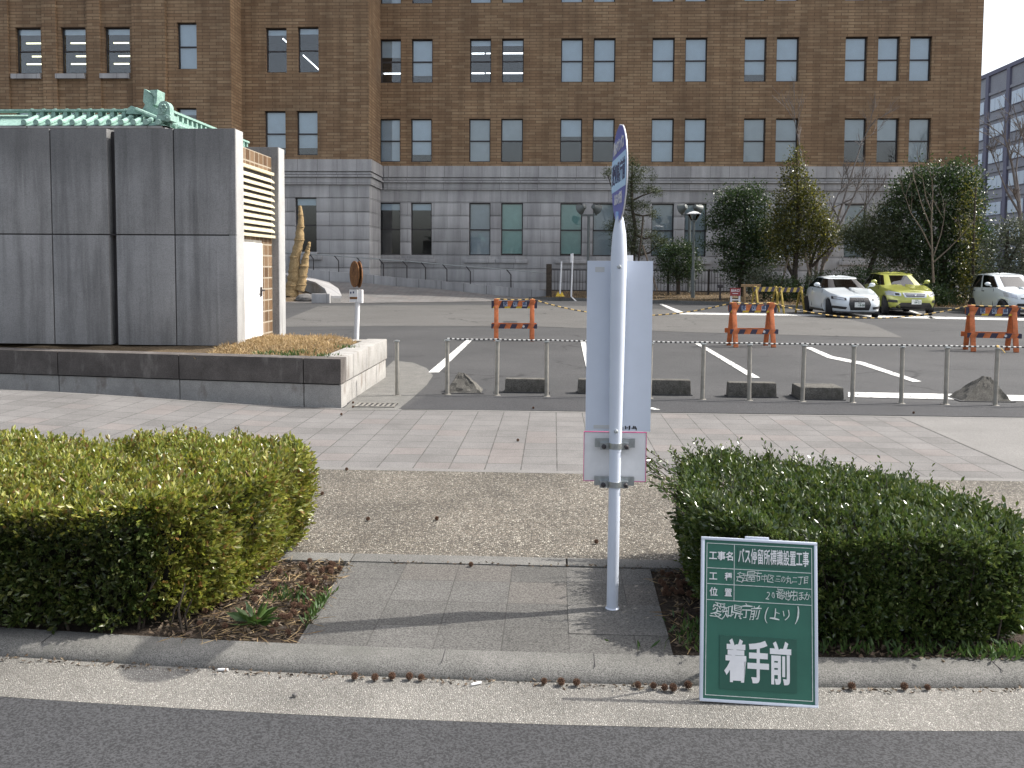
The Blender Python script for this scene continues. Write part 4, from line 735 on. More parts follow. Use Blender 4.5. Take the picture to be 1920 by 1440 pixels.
# ---------------------------------------------------------------- barricades
def barricade(name, label, group, cols, L=1.0, H=.92, plates=True, spread=.5, legcol='orange', loc=(0, 0, 0), rz=0):
    o = thing(name, loc, label, 'barricade', group, rz); hx = L/2-.11
    for sx in (-1, 1):
        for sy in (-1, 1):
            m = MB(); m.beam((sx*hx, sy*spread/2, 0), (sx*hx, sy*.025, H), .05, .095 if plates else .06, (1, 0, 0), .004); m.build('leg', legcol, o, world=False)
    def bar(z, h, y, nm, low=False):
        m = MB(); n = 4; w = L/n; m.span((-L/2, y, z), (L/2, y+.025, z+h)); b = m.build(nm, cols[1], o, world=False)
        m = MB()
        for k in range(-1, n+1):
            x0 = -L/2+k*w+w*.12; q = [(x0, z), (x0+w*.5, z), (x0+w*.5+h*.45, z+h), (x0+h*.45, z+h)]
            def clip(zz0, zz1, mi):
                a = x0+h*.45*(zz0-z)/h; c = x0+h*.45*(zz1-z)/h; P = [(max(-L/2, min(L/2, p)), r) for p, r in ((a, zz0), (a+w*.5, zz0), (c+w*.5, zz1), (c, zz1))]
                if P[1][0]-P[0][0] > .01 or P[2][0]-P[3][0] > .01: m.prism([(p, y-.003, r) for p, r in P], (0, .0025, 0), mi)
            if low or cols[2] is None: clip(z, z+h, 0)
            else: clip(z+h*.24, z+h, 0); clip(z, z+h*.24, 1)
        m.build('stripe', [cols[0], cols[2] or cols[0]], b, world=False)
        return b
    tb = bar(H-.2, .17, -.075, 'top_board')
    m = MB(); m.span((-L/2+.02, .05, H-.17), (L/2-.02, .07, H-.05)); m.build('rear_board', cols[0], o, world=False)
    if plates:
        for dx, ch in ((-.2, '愛'), (.02, '知'), (.23, '県')):
            m = MB(); m.span((dx-.045, -.0815, H-.155), (dx+.045, -.0785, H-.055)); p = m.build('letter_plate', 'letter_plate', tb, world=False)
            text(ch, .095, 'navy', o, Matrix.Translation((dx, -.083, H-.105)) @ FACE, .9, .02)
    if plates: bar(.28, .1, -.205, 'lower_bar', True)
    if plates:
        m = MB(); m.lathe([(.026, -.002), (.026, .002), (.016, .0021), (.016, -.0021), (.026, -.002)], (.21, -.2105, .33), 14, Matrix.Rotation(R(90), 3, 'X')); m.build('white_mark', 'white', o, world=False)
        m = MB(); m.span((-L/2, .19, .28), (L/2, .215, .38)); m.build('rear_bar', 'orange', o, world=False)
    for sx in ((-1, 1) if plates else ()): m = MB(); m.span((sx*hx-.055, -.09, H-.1), (sx*hx+.055, .085, H+.01), .01); m.build('bracket', 'orange' if plates else legcol, o, world=False)
    return o
ORG = ('orange', 'stripe_black', 'yellow'); BG = 'orange barricades in the parking lot'
def mid(a, b): return (gp(*a)+gp(*b))/2
b1 = barricade('barricade', 'orange and black barricade facing straight out between two painted bays, nearest the entrance ramp', BG, ORG, 1.03, .93, loc=mid((930, 637), (998, 639)), rz=R(3))
b2 = barricade('barricade', 'orange and black barricade in front of the white hatchback', BG, ORG, 1.03, .93, loc=mid((1372, 647), (1445, 652)), rz=R(6))
b3 = barricade('barricade', 'orange and black barricade in front of the small pale car at the right edge', BG, ORG, 1.03, .93, loc=mid((1822, 655), (1893, 661)), rz=R(-7))
YB_ = ('yellow_worn', 'stripe_black', None); YG_ = 'yellow barricades by the planted bed'
barricade('striped_trestle', 'yellow and black trestle barricade beside the wooden trestle', YG_, YB_, 1.15, .98, False, .5, 'yellow_worn', gp(1434, 585), R(24)); barricade('striped_trestle', 'yellow and black trestle barricade closest to the white hatchback', YG_, YB_, 1.15, .98, False, .5, 'yellow_worn', gp(1481, 587), R(24))
tr_ = thing('wooden_trestle', gp(1407, 583), 'weathered bare wooden trestle left of the yellow and black ones', 'trestle'); m = MB(); m.box((0, 0, .98), (.75, .09, .1), None, .01); m.build('beam', 'wood', tr_, world=False)
for sx in (-.25, .25):
    for sy in (-.25, .25): m = MB(); m.beam((sx, sy, 0), (sx, sy*.15, .95), .06, .05); m.build('leg', 'wood', tr_, world=False)
def tp(o, sx, z=.94): c = o.matrix_basis; a = o.rotation_euler.z; return Vector((o.location.x+sx*math.cos(a), o.location.y+sx*math.sin(a), z))
def sagrope(pts, sags, label):
    P = []
    for (a, b), s in zip(zip(pts[:-1], pts[1:]), sags):
        n = max(3, int((b-a).length/.075)); P += [a.lerp(b, k/n)-Vector((0, 0, s*4*(k/n)*(1-k/n))) for k in range(n)]
    P.append(pts[-1]); m = MB(); m.tube(P, .013, 5, True, [0, 1]); tag(m.build('striped_rope', ['rope_yellow', 'rope_black']), label, 'rope')
sagrope([tp(b1, -.4), tp(b1, .4), tp(b2, -.4), tp(b2, .4), tp(b3, -.4), tp(b3, .4), tp(b3, 3.5, .8)], [.02, .33, .03, .3, .02, .2], 'yellow and black rope sagging between the orange barricades')

# ---------------------------------------------------------------- signs and lamps of the car park
def post_sign():
    g = gp(668, 641); o = thing('round_sign', g, 'white post with two rusty brown discs above a white notice box', 'sign'); s = g.y/F_PX
    def p(x, y, dy=0): v = at(x, y, g.y); v.y += dy; return v
    m = MB(); m.tube([p(668, 641), p(671, 545)], .055, 14); m.build('post', 'white', o)
    m = MB(); m.span(p(657, 566, -.09), p(672, 543, -.05)); nb = m.build('notice_plate', 'white', o); m = MB(); m.span(p(657.5, 560.5, -.095), p(671.5, 556.5, -.091)); m.build('brown_strip', 'rust', nb)
    m = MB()
    for x, y in ((659.5, 548.5), (664.5, 548)): m.span(p(x-1.2, y+1.8, -.094), p(x+1.2, y-1.8, -.091))
    m.build('black_mark', 'navy', nb)
    m = MB(); m.span(p(672.5, 568, -.06), p(679.5, 543.5, .1)); m.build('notice_box', 'white', o)
    def disc(x, y, w, name, rz):
        m = MB(); c = p(x, y, -.05); m.lathe([(.0, -.035), (.2, -.028), (.285, -.0), (.29, .012), (.285, .02), (0, .024)], (0, 0, 0), 32, Matrix.Rotation(rz, 3, 'Z') @ Matrix.Rotation(R(90), 3, 'X'))
        bmesh.ops.translate(m.bm, verts=m.bm.verts, vec=c); m.build(name, 'rust', o)
    disc(666.5, 514, 1, 'disc', R(-57)); disc(675, 514.5, 1, 'disc', R(-64))
post_sign()
def wpost(px, yb, yt, name, label, Y=43.6, foot=True):
    o = thing(name, at(px, yb, Y), label, 'post'); a, b = at(px, yb, Y), at(px+3, yt, Y); m = MB(); m.tube([a, b], .04, 8); m.build('post', 'white', o); return o, a, b
o, a, b = wpost(1050, 551, 490, 'marker_post', 'plain thin white post on a yellow footed base beside the ramp wall end'); m = MB()
for k in (-1, 1): m.prism([a+Vector((k*.08-.14, -.15, -.12)), a+Vector((k*.08+.14, -.15, -.12)), a+Vector((k*.1, 0, .1))], (0, .12, 0))
m.build('foot', 'yellow', o)
o, a, b = wpost(1071, 556, 475, 'notice_post', 'white post with a small white notice and a slanting foot brace'); m = MB(); m.span(b+Vector((-.11, -.06, -.45)), b+Vector((-.03, -.03, -.02))); m.build('notice', 'white', o); m = MB(); m.beam(a, a+Vector((.32, -.25, -.3)), .06, .04); m.build('foot', 'white', o)
g = gp(1378.5, 574); rs = thing('red_sign', g, 'small red sign with white lettering on two white legs', 'sign'); k = g.y/F_PX
for x in (1370.5, 1386): m = MB(); p = at(x, 573, g.y); m.span((p.x-.04, g.y-.02, 0), (p.x+.04, g.y+.02, .78)); m.build('leg', 'white', rs)
m = MB(); m.span((at(1371, 562, g.y).x, g.y-.018, at(1371, 563, g.y).z), (at(1386, 562, g.y).x, g.y+.018, at(1371, 561, g.y).z)); m.build('crossbar', 'white', rs)
m = MB(); a, b = at(1368.5, 554.5, g.y), at(1388, 540, g.y); m.span((a.x, g.y-.05, a.z), (b.x, g.y-.025, b.z)); pn = m.build('panel', 'red_sign', rs)
text('採水口', .13, 'white', pn, Matrix.Translation(Vector(((a.x+b.x)/2, g.y-.052, a.z+.24))-g if 0 else Vector(((a.x+b.x)/2-g.x, -.052, a.z+.22))) @ FACE, .95, .02); m = MB(); m.span((a.x+.1, g.y-.053, a.z+.09), (b.x-.1, g.y-.051, a.z+.115)); m.build('small_print', 'white', pn)
YL = 43.; lp_ = thing('street_lamp', at(1299, 559, YL), 'grey street lamp with a shallow white cap over a glass bowl', 'street lamp')
def L(x, y): return at(x, y, YL)
m = MB(); b, t, mm = L(1299, 559), L(1301, 412), L(1299.5, 505); m.tube([b, mm], .1, 12); m.tube([mm, t], .06, 12); m.build('pole', 'lampgrey', lp_)
m = MB(); c = L(1301, 402); m.lathe([(.33, .0), (.34, .03), (.2, .11), (.05, .15), (0, .155)], c+Vector((0, 0, .0)), 24); m.build('cap', 'white', lp_); m = MB(); m.lathe([(.12, -.3), (.31, -.003), (.30, -.003), (.11, -.29)], c, 24); m.build('bowl', 'glass', lp_); m = MB(); m.lathe([(.05, -.33), (.14, -.33), (.14, -.29), (.05, -.2), (.05, -.05), (0, -.04)], c, 12); m.build('lamp_holder', 'lampgrey', lp_)
def floods(xc, yt, yb, Y, label, mat):
    o = thing('floodlight_pole', at(xc, yb, Y), label, 'floodlight', 'twin floodlight poles'); b, t = at(xc, yb, Y), at(xc+2, yt+18, Y)
    m = MB(); m.tube([b, t], .075, 10); m.build('pole', mat, o); m = MB(); m.beam(t-Vector((.42, 0, 0)), t+Vector((.42, 0, 0)), .06, .06); m.build('crossarm', mat, o)
    for s in (-1, 1):
        c = t+Vector((s*.38, -.05, .32)); d = Matrix.Rotation(R(s*118), 3, 'Y') @ Matrix.Rotation(R(-38), 3, 'X'); m = MB(); m.lathe([(0, -.28), (.12, -.26), (.16, -.1), (.27, .08), (.28, .12), (.26, .125), (0, .1)], c, 18, d); m.build('lamp_head', mat, o); m = MB(); m.tube([t+Vector((s*.38, 0, 0)), c+Vector((-.12, 0, 0)), c], .03, 6); m.build('bracket', mat, o)
floods(1102, 385, 548, 45.2, 'twin floodlight pole left of the bus stop sign', 'lampgrey'); floods(1291, 385, 548, 45.4, 'twin floodlight pole standing behind the street lamp', 'lampgrey')
m0 = gp(1397, 566); mb_ = thing('garden_tap_post', at(1350, 562, 41.5), 'short dark post with a square head in the planted bed', 'post'); p = at(1350, 562, 41.5); m = MB(); m.tube([p, p+Vector((0, 0, .55))], .05, 8); m.build('post', 'frame', mb_); m = MB(); m.span(p+Vector((-.12, -.08, .55)), p+Vector((.12, .08, .7)), .02); m.build('head', 'frame', mb_)
# black railing in front of the building
YFN = 46.; fn = thing('railing', at(1035, 556, YFN), 'long dark metal railing with thin vertical bars before the building', 'fence')
xa, xb = at(1028, 540, YFN).x, at(1420, 540, YFN).x; z0, z1 = .3, at(1200, 506, YFN).z
m = MB(); m.span((xa, YFN-.02, z1-.05), (xb, YFN+.02, z1)); m.build('rail', 'frame', fn); m = MB(); m.span((xa, YFN-.02, z0+.12), (xb, YFN+.02, z0+.17)); m.build('rail', 'frame', fn)
m = MB(); x = xa
while x < xb: m.span((x, YFN-.012, z0+.17), (x+.024, YFN+.012, z1-.05)); x += .16
m.build('bars', 'frame', fn); x = xa
while x < xb+.1: m = MB(); m.span((x-.05, YFN-.05, .05), (x+.05, YFN+.05, z1+.06)); m.build('post', 'frame', fn); x += 2.05
m = MB(); p = at(1029, 556, 44.9); m.span((p.x-.14, 44.75, 0), (p.x+.14, 45.02, at(1029, 495, 44.9).z), .02); tag(m.build('wooden_post', 'bark'), 'dark brown square wooden post at the end of the ramp wall', 'post')

# ---------------------------------------------------------------- parked cars (nose along -Y in their own space)
def catmull(xs, ys, x):
    return float(np.interp(x, xs, ys))
def car(label, loc, rz, P):
    o = thing('parked_car', loc, label, 'car', 'cars parked in front of the trees', rz); L, W = P['L'], P['W']; n_ = P.get('n', 4.2)
    ty, tz = P['top']          # heights of bonnet, belt and tail along y
    def ztop(y): return catmull(ty, tz, y/(L/2))
    lv = [0, .08, .25, .45, .62, .78, .9, 1.0]; wf = [.93, .965, .985, 1, 1, .985, .955, .90]; ff = [.95, .98, .995, 1.0, .995, .98, .955, .92]; rf = [.955, .985, 1, 1, .995, .985, .97, .95]
    def outline(t, a):
        w = np.interp(t, lv, wf)*W/2; lf = np.interp(t, lv, ff)*L/2; lr = np.interp(t, lv, rf)*L/2; c, s = math.cos(a), math.sin(a)
        x = w*math.copysign(abs(c)**(2/n_), c); y = (lr if s > 0 else lf)*math.copysign(abs(s)**(2/n_), s); z = P['zb']+(ztop(y)-P['zb'])*t; return Vector((x, y, z))
    m = MB(); N = 120; rings = []
    for t in lv: rings.append([m.bm.verts.new(outline(t, 2*math.pi*k/N)) for k in range(N)])
    for s in (.93, .8, .6, .35, .1):
        r = []
        for k in range(N):
            p = outline(1, 2*math.pi*k/N); y = p.y*(1-(1-s)*.02); r.append(m.bm.verts.new((p.x*s, y, ztop(y)+.045*(1-s*s))))
        rings.append(r)
    for a, b in zip(rings[:-1], rings[1:]):
        for k in range(N): m.bm.faces.new((a[k], a[(k+1) % N], b[(k+1) % N], b[k]))
    m.bm.faces.new(rings[0][::-1])
    last = rings[-1]
    for k in range(N//4): pass
    half = N//2
    m.bm.faces.new(last)
    tmp = m.build('body', P['mat'], None, ang=.5)
    cut = []
    for sx in (-1, 1):
        for y in P['axles']:
            q = MB(); q.lathe([(P['wr']*1.14, -.16), (P['wr']*1.14, .16)], (sx*(W/2-.06), y, P['wr']), 28, Matrix.Rotation(R(90), 3, 'Y')); cut.append(q.build('cutter', 'black', None))
    for c in cut: b = tmp.modifiers.new('b', 'BOOLEAN'); b.object = c; b.operation = 'DIFFERENCE'; b.solver = 'EXACT'
    me = bpy.data.meshes.new_from_object(tmp.evaluated_get(bpy.context.evaluated_depsgraph_get()))
    bpy.data.objects.remove(tmp)
    for c in cut: bpy.data.objects.remove(c)
    me.materials.clear(); me.materials.append(M[P['mat']]); me.materials.append(M['black']); me.name = 'body'; body = link('body', me, o)
    # wheels
    for sx in (-1, 1):
        for y in P['axles']:
            wr = P['wr']; Q = Matrix.Rotation(R(90), 3, 'Y'); c = Vector((sx*(W/2-.115), y, wr)); steer = Matrix.Rotation(P.get('steer', 0) if y < 0 else 0, 3, 'Z')
            m = MB(); m.lathe([(wr*.66, -.1), (wr*.93, -.105), (wr, -.075), (wr, .075), (wr*.93, .105), (wr*.66, .1)], c, 30, steer @ Q); wh = m.build('wheel', 'tyre', o, world=False)
            m = MB(); m.lathe([(wr*.68, .04), (wr*.66, .095), (wr*.6, .085), (wr*.58, .03), (0, .03)] if sx > 0 else [(wr*.68, -.04), (wr*.66, -.095), (wr*.6, -.085), (wr*.58, -.03), (0, -.03)], c, 30, steer @ Q)
            for k in range(5):
                a = 2*math.pi*k/5+.3; d = steer @ Vector((0, math.cos(a), math.sin(a))); m.beam(c+steer @ Vector((sx*.075, 0, 0))+d*.04, c+steer @ Vector((sx*.082, 0, 0))+d*wr*.63, .055, .02, steer @ Vector((1, 0, 0)))
            m.build('rim', 'rim', wh, world=False)
    # cabin: glass shell, roof, pillars
    g = P['cab']; zb0 = g['zb']
    def ring(t, a, grow=0):
        yf = g['yf'][0]+(g['yf'][1]-g['yf'][0])*t; yr = g['yr'][0]+(g['yr'][1]-g['yr'][0])*t-.06*math.sin(t*math.pi)*0; w = g['w'][0]+(g['w'][1]-g['w'][0])*t**1.15+grow; c, s = math.cos(a), math.sin(a); e = 2/5.5
        x = w*math.copysign(abs(c)**e, c); y = (yf+yr)/2+((yr-yf)/2+grow)*math.copysign(abs(s)**e, s)
        return Vector((x, y, ztop(y)*(1-t)-.03*(1-t)+(g['zr']-.055)*t-.05*t*abs((y-(yf+yr)/2)/((yr-yf)/2))**2.2))
    N = 96; m = MB(); R_ = [[m.bm.verts.new(ring(t, 2*math.pi*k/N)) for k in range(N)] for t in (0, .25, .5, .75, .97)]
    for a, b in zip(R_[:-1], R_[1:]):
        for k in range(N): m.bm.faces.new((a[k], a[(k+1) % N], b[(k+1) % N], b[k]))
    m.build('window_glass', 'carglass', o, world=False)
    m = MB(); R_ = [[m.bm.verts.new(ring(.93, 2*math.pi*k/N, .012)) for k in range(N)], [m.bm.verts.new(ring(1, 2*math.pi*k/N, .012)) for k in range(N)]]
    yc = (g['yf'][1]+g['yr'][1])/2
    for s in (.9, .7, .4, .1): R_.append([m.bm.verts.new(Vector((p.x*s, yc+(p.y-yc)*s, p.z+.055*(1-s*s)))) for p in (ring(1, 2*math.pi*k/N, .012) for k in range(N))])
    for a, b in zip(R_[:-1], R_[1:]):
        for k in range(N): m.bm.faces.new((a[k], a[(k+1) % N], b[(k+1) % N], b[k]))
    m.bm.faces.new(R_[-1]); m.build('roof', P['mat'], o, world=False)
    def pillar(f0, f1, name, mat):
        a0, a1 = (math.copysign(math.asin(abs(q)**2.75), q) for q in (f0, f1))
        for sgn in (1, -1):
            m = MB(); K = [math.copysign(math.asin(abs(q)**2.75), q) for q in (f0+(f1-f0)*k/5 for k in range(6))]; K = K if sgn > 0 else [math.pi-k for k in K]
            v = [[m.bm.verts.new(ring(t, a, .008)) for a in K] for t in (0, .25, .5, .75, .96)]
            for i in range(4):
                for k in range(5): m.bm.faces.new((v[i][k], v[i][k+1], v[i+1][k+1], v[i+1][k]))
            m.build(name, mat, o, world=False)
    for nm, a0, a1, mt in g['pillars']: pillar(a0, a1, nm, mt)
    m = MB()
    for sx in (-1, 1):
        m.box((sx*.36, P['seat'], .82), (.48, .14, .62), Matrix.Rotation(R(-12), 3, 'X'), .05); m.box((sx*.36, P['seat']+.05, 1.18), (.26, .1, .2), None, .04)
    m.span((-.68, g['yf'][0]+.15, .6), (.68, g['yf'][0]+.5, .92), .04); m.build('seats', 'seat', o, world=False); m = MB(); m.lathe([(.17, -.012), (.19, 0), (.17, .012)], (-.36, P['seat']-.5, .93), 16, Matrix.Rotation(R(65), 3, 'X')); m.build('steering_wheel', 'black', o, world=False)
    # details lying on the nose
    def nose(x, z):
        t = .5
        for _ in range(8):
            w = np.interp(t, lv, wf)*W/2; lf = np.interp(t, lv, ff)*L/2; q = min(.999, abs(x)/w); y = -lf*(1-q**n_)**(1/n_); t = min(1, max(0, (z-P['zb'])/(ztop(y)-P['zb'])))
        return y
    def patch(pts, off, name, mat, par=None, nx=8):
        """a four-cornered patch (x,z) laid on the nose"""
        m = MB(); (x0, z0), (x1, z1), (x2, z2), (x3, z3) = pts
        def f(u, v):
            x = (x0*(1-u)+x1*u)*(1-v)+(x3*(1-u)+x2*u)*v; z = (z0*(1-u)+z1*u)*(1-v)+(z3*(1-u)+z2*u)*v; return Vector((x*(1+off*.3), nose(x, z)-off, z))
        m.grid(f, nx, 4)
        r = bmesh.ops.extrude_face_region(m.bm, geom=m.bm.faces[:]); bmesh.ops.translate(m.bm, verts=[e for e in r['geom'] if isinstance(e, bmesh.types.BMVert)], vec=(0, off+.015, 0))
        return m.build(name, mat, par or o, world=False)
    P['face'](patch, o, nose)
    for sx in (-1, 1):
        m = MB(); c = Vector((sx*(W/2+.06), g['yf'][0]+.42, zb0+.13)); m.ico(c, .1, 2, (1.15, .6, .75)); m.beam(c, c+Vector((-sx*.14, .02, -.09)), .05, .03); m.build('mirror', P['mat'], o, world=False)
        for y in P['handles']: m = MB(); x = W/2*.985; m.box((sx*x, y, P['zh']), (.03, .18, .03), None, .008); m.build('door_handle', P.get('hm', P['mat']), o, world=False)
        for y in P['seams']: m = MB(); m.beam((sx*(W/2*.992), y, .32), (sx*(W/2*.962), y+.02, zb0-.03), .012, .012); m.build('door_seam', 'black', o, world=False)
    m = MB()
    for sx in (-1, 1): m.span((sx*W/2*.95-.02, P['axles'][0]+.42, P['zb']-.02), (sx*W/2*.95+.02, P['axles'][1]-.42, P['zb']+.06), .01)
    m.span((-W/2*.8, -L/2*.9, P['zb']-.04), (W/2*.8, L/2*.9, P['zb']+.02)); m.build('underbody', 'black', o, world=False)
    if P.get('rails'):
        for sx in (-1, 1): m = MB(); m.tube([(sx*.52, g['yf'][1]+.1, g['zr']), (sx*.53, g['yf'][1]+.3, g['zr']+.05), (sx*.53, g['yr'][1]-.3, g['zr']+.05), (sx*.52, g['yr'][1]-.1, g['zr'])], .022, 6); m.build('roof_rail', 'black', o, world=False)
    return o
def plate_on(patch, o, nose, x, z, txt, w=.33, h=.165):
    m = MB(); y = nose(x, z)-.045; m.span((x-w/2, y, z-h/2), (x+w/2, y+.02, z+h/2)); p = m.build('number_plate', 'plate', o, world=False); text(txt, .1, 'plate_ink', p, Matrix.Translation((x+.03, y-.002, z-.02)) @ FACE, .9, .02); text('名古屋', .04, 'plate_ink', p, Matrix.Translation((x, y-.002, z+.055)) @ FACE, .9, .01)
def face_a(patch, o, nose):
    patch([(-.30, .27), (.30, .27), (.36, .47), (-.36, .47)], .012, 'grille', 'black'); patch([(-.36, .471), (.36, .471), (.30, .70), (-.30, .70)], .012, 'grille', 'black')
    for s in (-1, 1):
        hl_ = patch([(s*.42, .60), (s*.80, .64), (s*.78, .735), (s*.42, .68)], .012, 'headlight', 'black'); patch([(s*.48, .615), (s*.76, .65), (s*.75, .72), (s*.48, .665)], .022, 'lamp', 'headlamp', hl_); patch([(s*.45, .30), (s*.80, .33), (s*.78, .42), (s*.42, .38)], .012, 'air_intake', 'black')
    patch([(-.75, .215), (.75, .215), (.72, .25), (-.72, .25)], .02, 'bumper_lip', 'car_white')
    for k in range(4):
        m = MB(); x = -.105+k*.07; a = [Vector((x+.045*math.cos(t), nose(x, .62)-.03, .62+.045*math.sin(t))) for t in np.linspace(0, 6.283, 17)]; m.tube(a, .009, 5, False); m.build('emblem_ring', 'chrome', o, world=False)
    plate_on(patch, o, nose, -.02, .46, '・8-08')
def face_s(patch, o, nose):
    gl = patch([(-.36, .66), (.36, .66), (.42, .82), (-.42, .82)], .014, 'grille', 'chrome'); patch([(-.30, .685), (.30, .685), (.36, .80), (-.36, .80)], .02, 'mesh', 'black', gl); patch([(-.34, .735), (.34, .735), (.34, .757), (-.34, .757)], .027, 'bar', 'chrome', gl)
    patch([(-.62, .33), (.62, .33), (.48, .47), (-.48, .47)], .012, 'air_intake', 'black'); patch([(-.80, .26), (.80, .26), (.78, .335), (-.78, .335)], .018, 'bumper_lip', 'black')
    for s in (-1, 1):
        hl_ = patch([(s*.47, .70), (s*.83, .72), (s*.82, .90), (s*.46, .81)], .012, 'headlight', 'headlamp'); patch([(s*.52, .73), (s*.64, .735), (s*.64, .81), (s*.52, .80)], .02, 'lens', 'black', hl_); patch([(s*.58, .47), (s*.80, .47), (s*.80, .57), (s*.60, .56)], .012, 'fog_lamp_recess', 'black')
    m = MB(); m.lathe([(.06, 0), (.06, .012), (0, .02)], (0, 0, 0), 20, Matrix.Rotation(R(90), 3, 'X')); bmesh.ops.scale(m.bm, vec=(1, 1, .55), verts=m.bm.verts); bmesh.ops.translate(m.bm, vec=(0, nose(0, .745)-.03, .745), verts=m.bm.verts); m.build('emblem', 'chrome', o, world=False)
    plate_on(patch, o, nose, .02, .5, '64-27')
def face_d(patch, o, nose):
    patch([(-.52, .36), (.52, .36), (.46, .46), (-.46, .46)], .012, 'air_intake', 'black'); patch([(-.34, .62), (.34, .62), (.36, .66), (-.36, .66)], .012, 'grille', 'black')
    for s in (-1, 1): hl_ = patch([(s*.44, .64), (s*.74, .70), (s*.72, .86), (s*.46, .75)], .012, 'headlight', 'headlamp'); patch([(s*.5, .67), (s*.6, .69), (s*.6, .77), (s*.5, .74)], .02, 'lens', 'chrome', hl_)
    plate_on(patch, o, nose, 0, .5, '・5-31')
PI = math.pi
car('white hatchback with wide dark grille, front wheels turned, parked beside the yellow green car', (10.3, 32.4, 0), R(-1), dict(L=4.25, W=1.79, zb=.2, n=4.0, mat='car_white', top=([-1, -.9, -.5, -.3, .1, .6, .9, 1], [.66, .745, .88, .965, .98, 1.0, .99, .93]), axles=(-1.28, 1.32), wr=.32, steer=R(-14),
    cab=dict(zb=.97, zr=1.425, yf=(-.78, .02), yr=(1.88, 1.25), w=(.80, .57), pillars=[('front_pillar', -.995, -.94, 'black'), ('side_pillar', .0, .09, 'black'), ('rear_pillar', .72, .985, 'car_white')]), seat=.25, face=face_a, handles=(.32,), zh=.82, seams=(-.72, .55)))
car('yellow green crossover with roof rails, parked between two white cars', (13.0, 34.4, 0), R(-4), dict(L=4.45, W=1.78, zb=.27, n=4.2, mat='car_green', top=([-1, -.92, -.5, -.3, .1, .6, .9, 1], [.80, .86, .985, 1.06, 1.07, 1.08, 1.08, 1.0]), axles=(-1.33, 1.3), wr=.345, steer=R(-10),
    cab=dict(zb=1.06, zr=1.56, yf=(-.85, -.02), yr=(2.1, 1.6), w=(.80, .60), pillars=[('front_pillar', -.995, -.94, 'car_green'), ('side_pillar', -.06, .03, 'black'), ('rear_pillar', .86, .985, 'car_green')]), seat=.2, face=face_s, handles=(.2, 1.1), zh=.93, seams=(-.75, .3, 1.2), rails=True))
car('small rounded pale white five door car cut by the right edge of the view', (17.05, 34.2, 0), R(-2), dict(L=3.6, W=1.665, zb=.22, n=3.6, mat='car_white', top=([-1, -.9, -.55, -.38, .1, .6, .9, 1], [.72, .80, .93, 1.0, 1.0, 1.02, 1.02, .96]), axles=(-1.2, 1.24), wr=.285,
    cab=dict(zb=1.0, zr=1.55, yf=(-.72, .05), yr=(1.72, 1.45), w=(.76, .60), pillars=[('front_pillar', -.99, -.92, 'car_white'), ('side_pillar', -.06, .05, 'car_white'), ('rear_pillar', .74, .985, 'car_white')]), seat=.2, face=face_d, handles=(.25, 1.05), zh=.86, seams=(-.6, .35, 1.12), hm='black'))

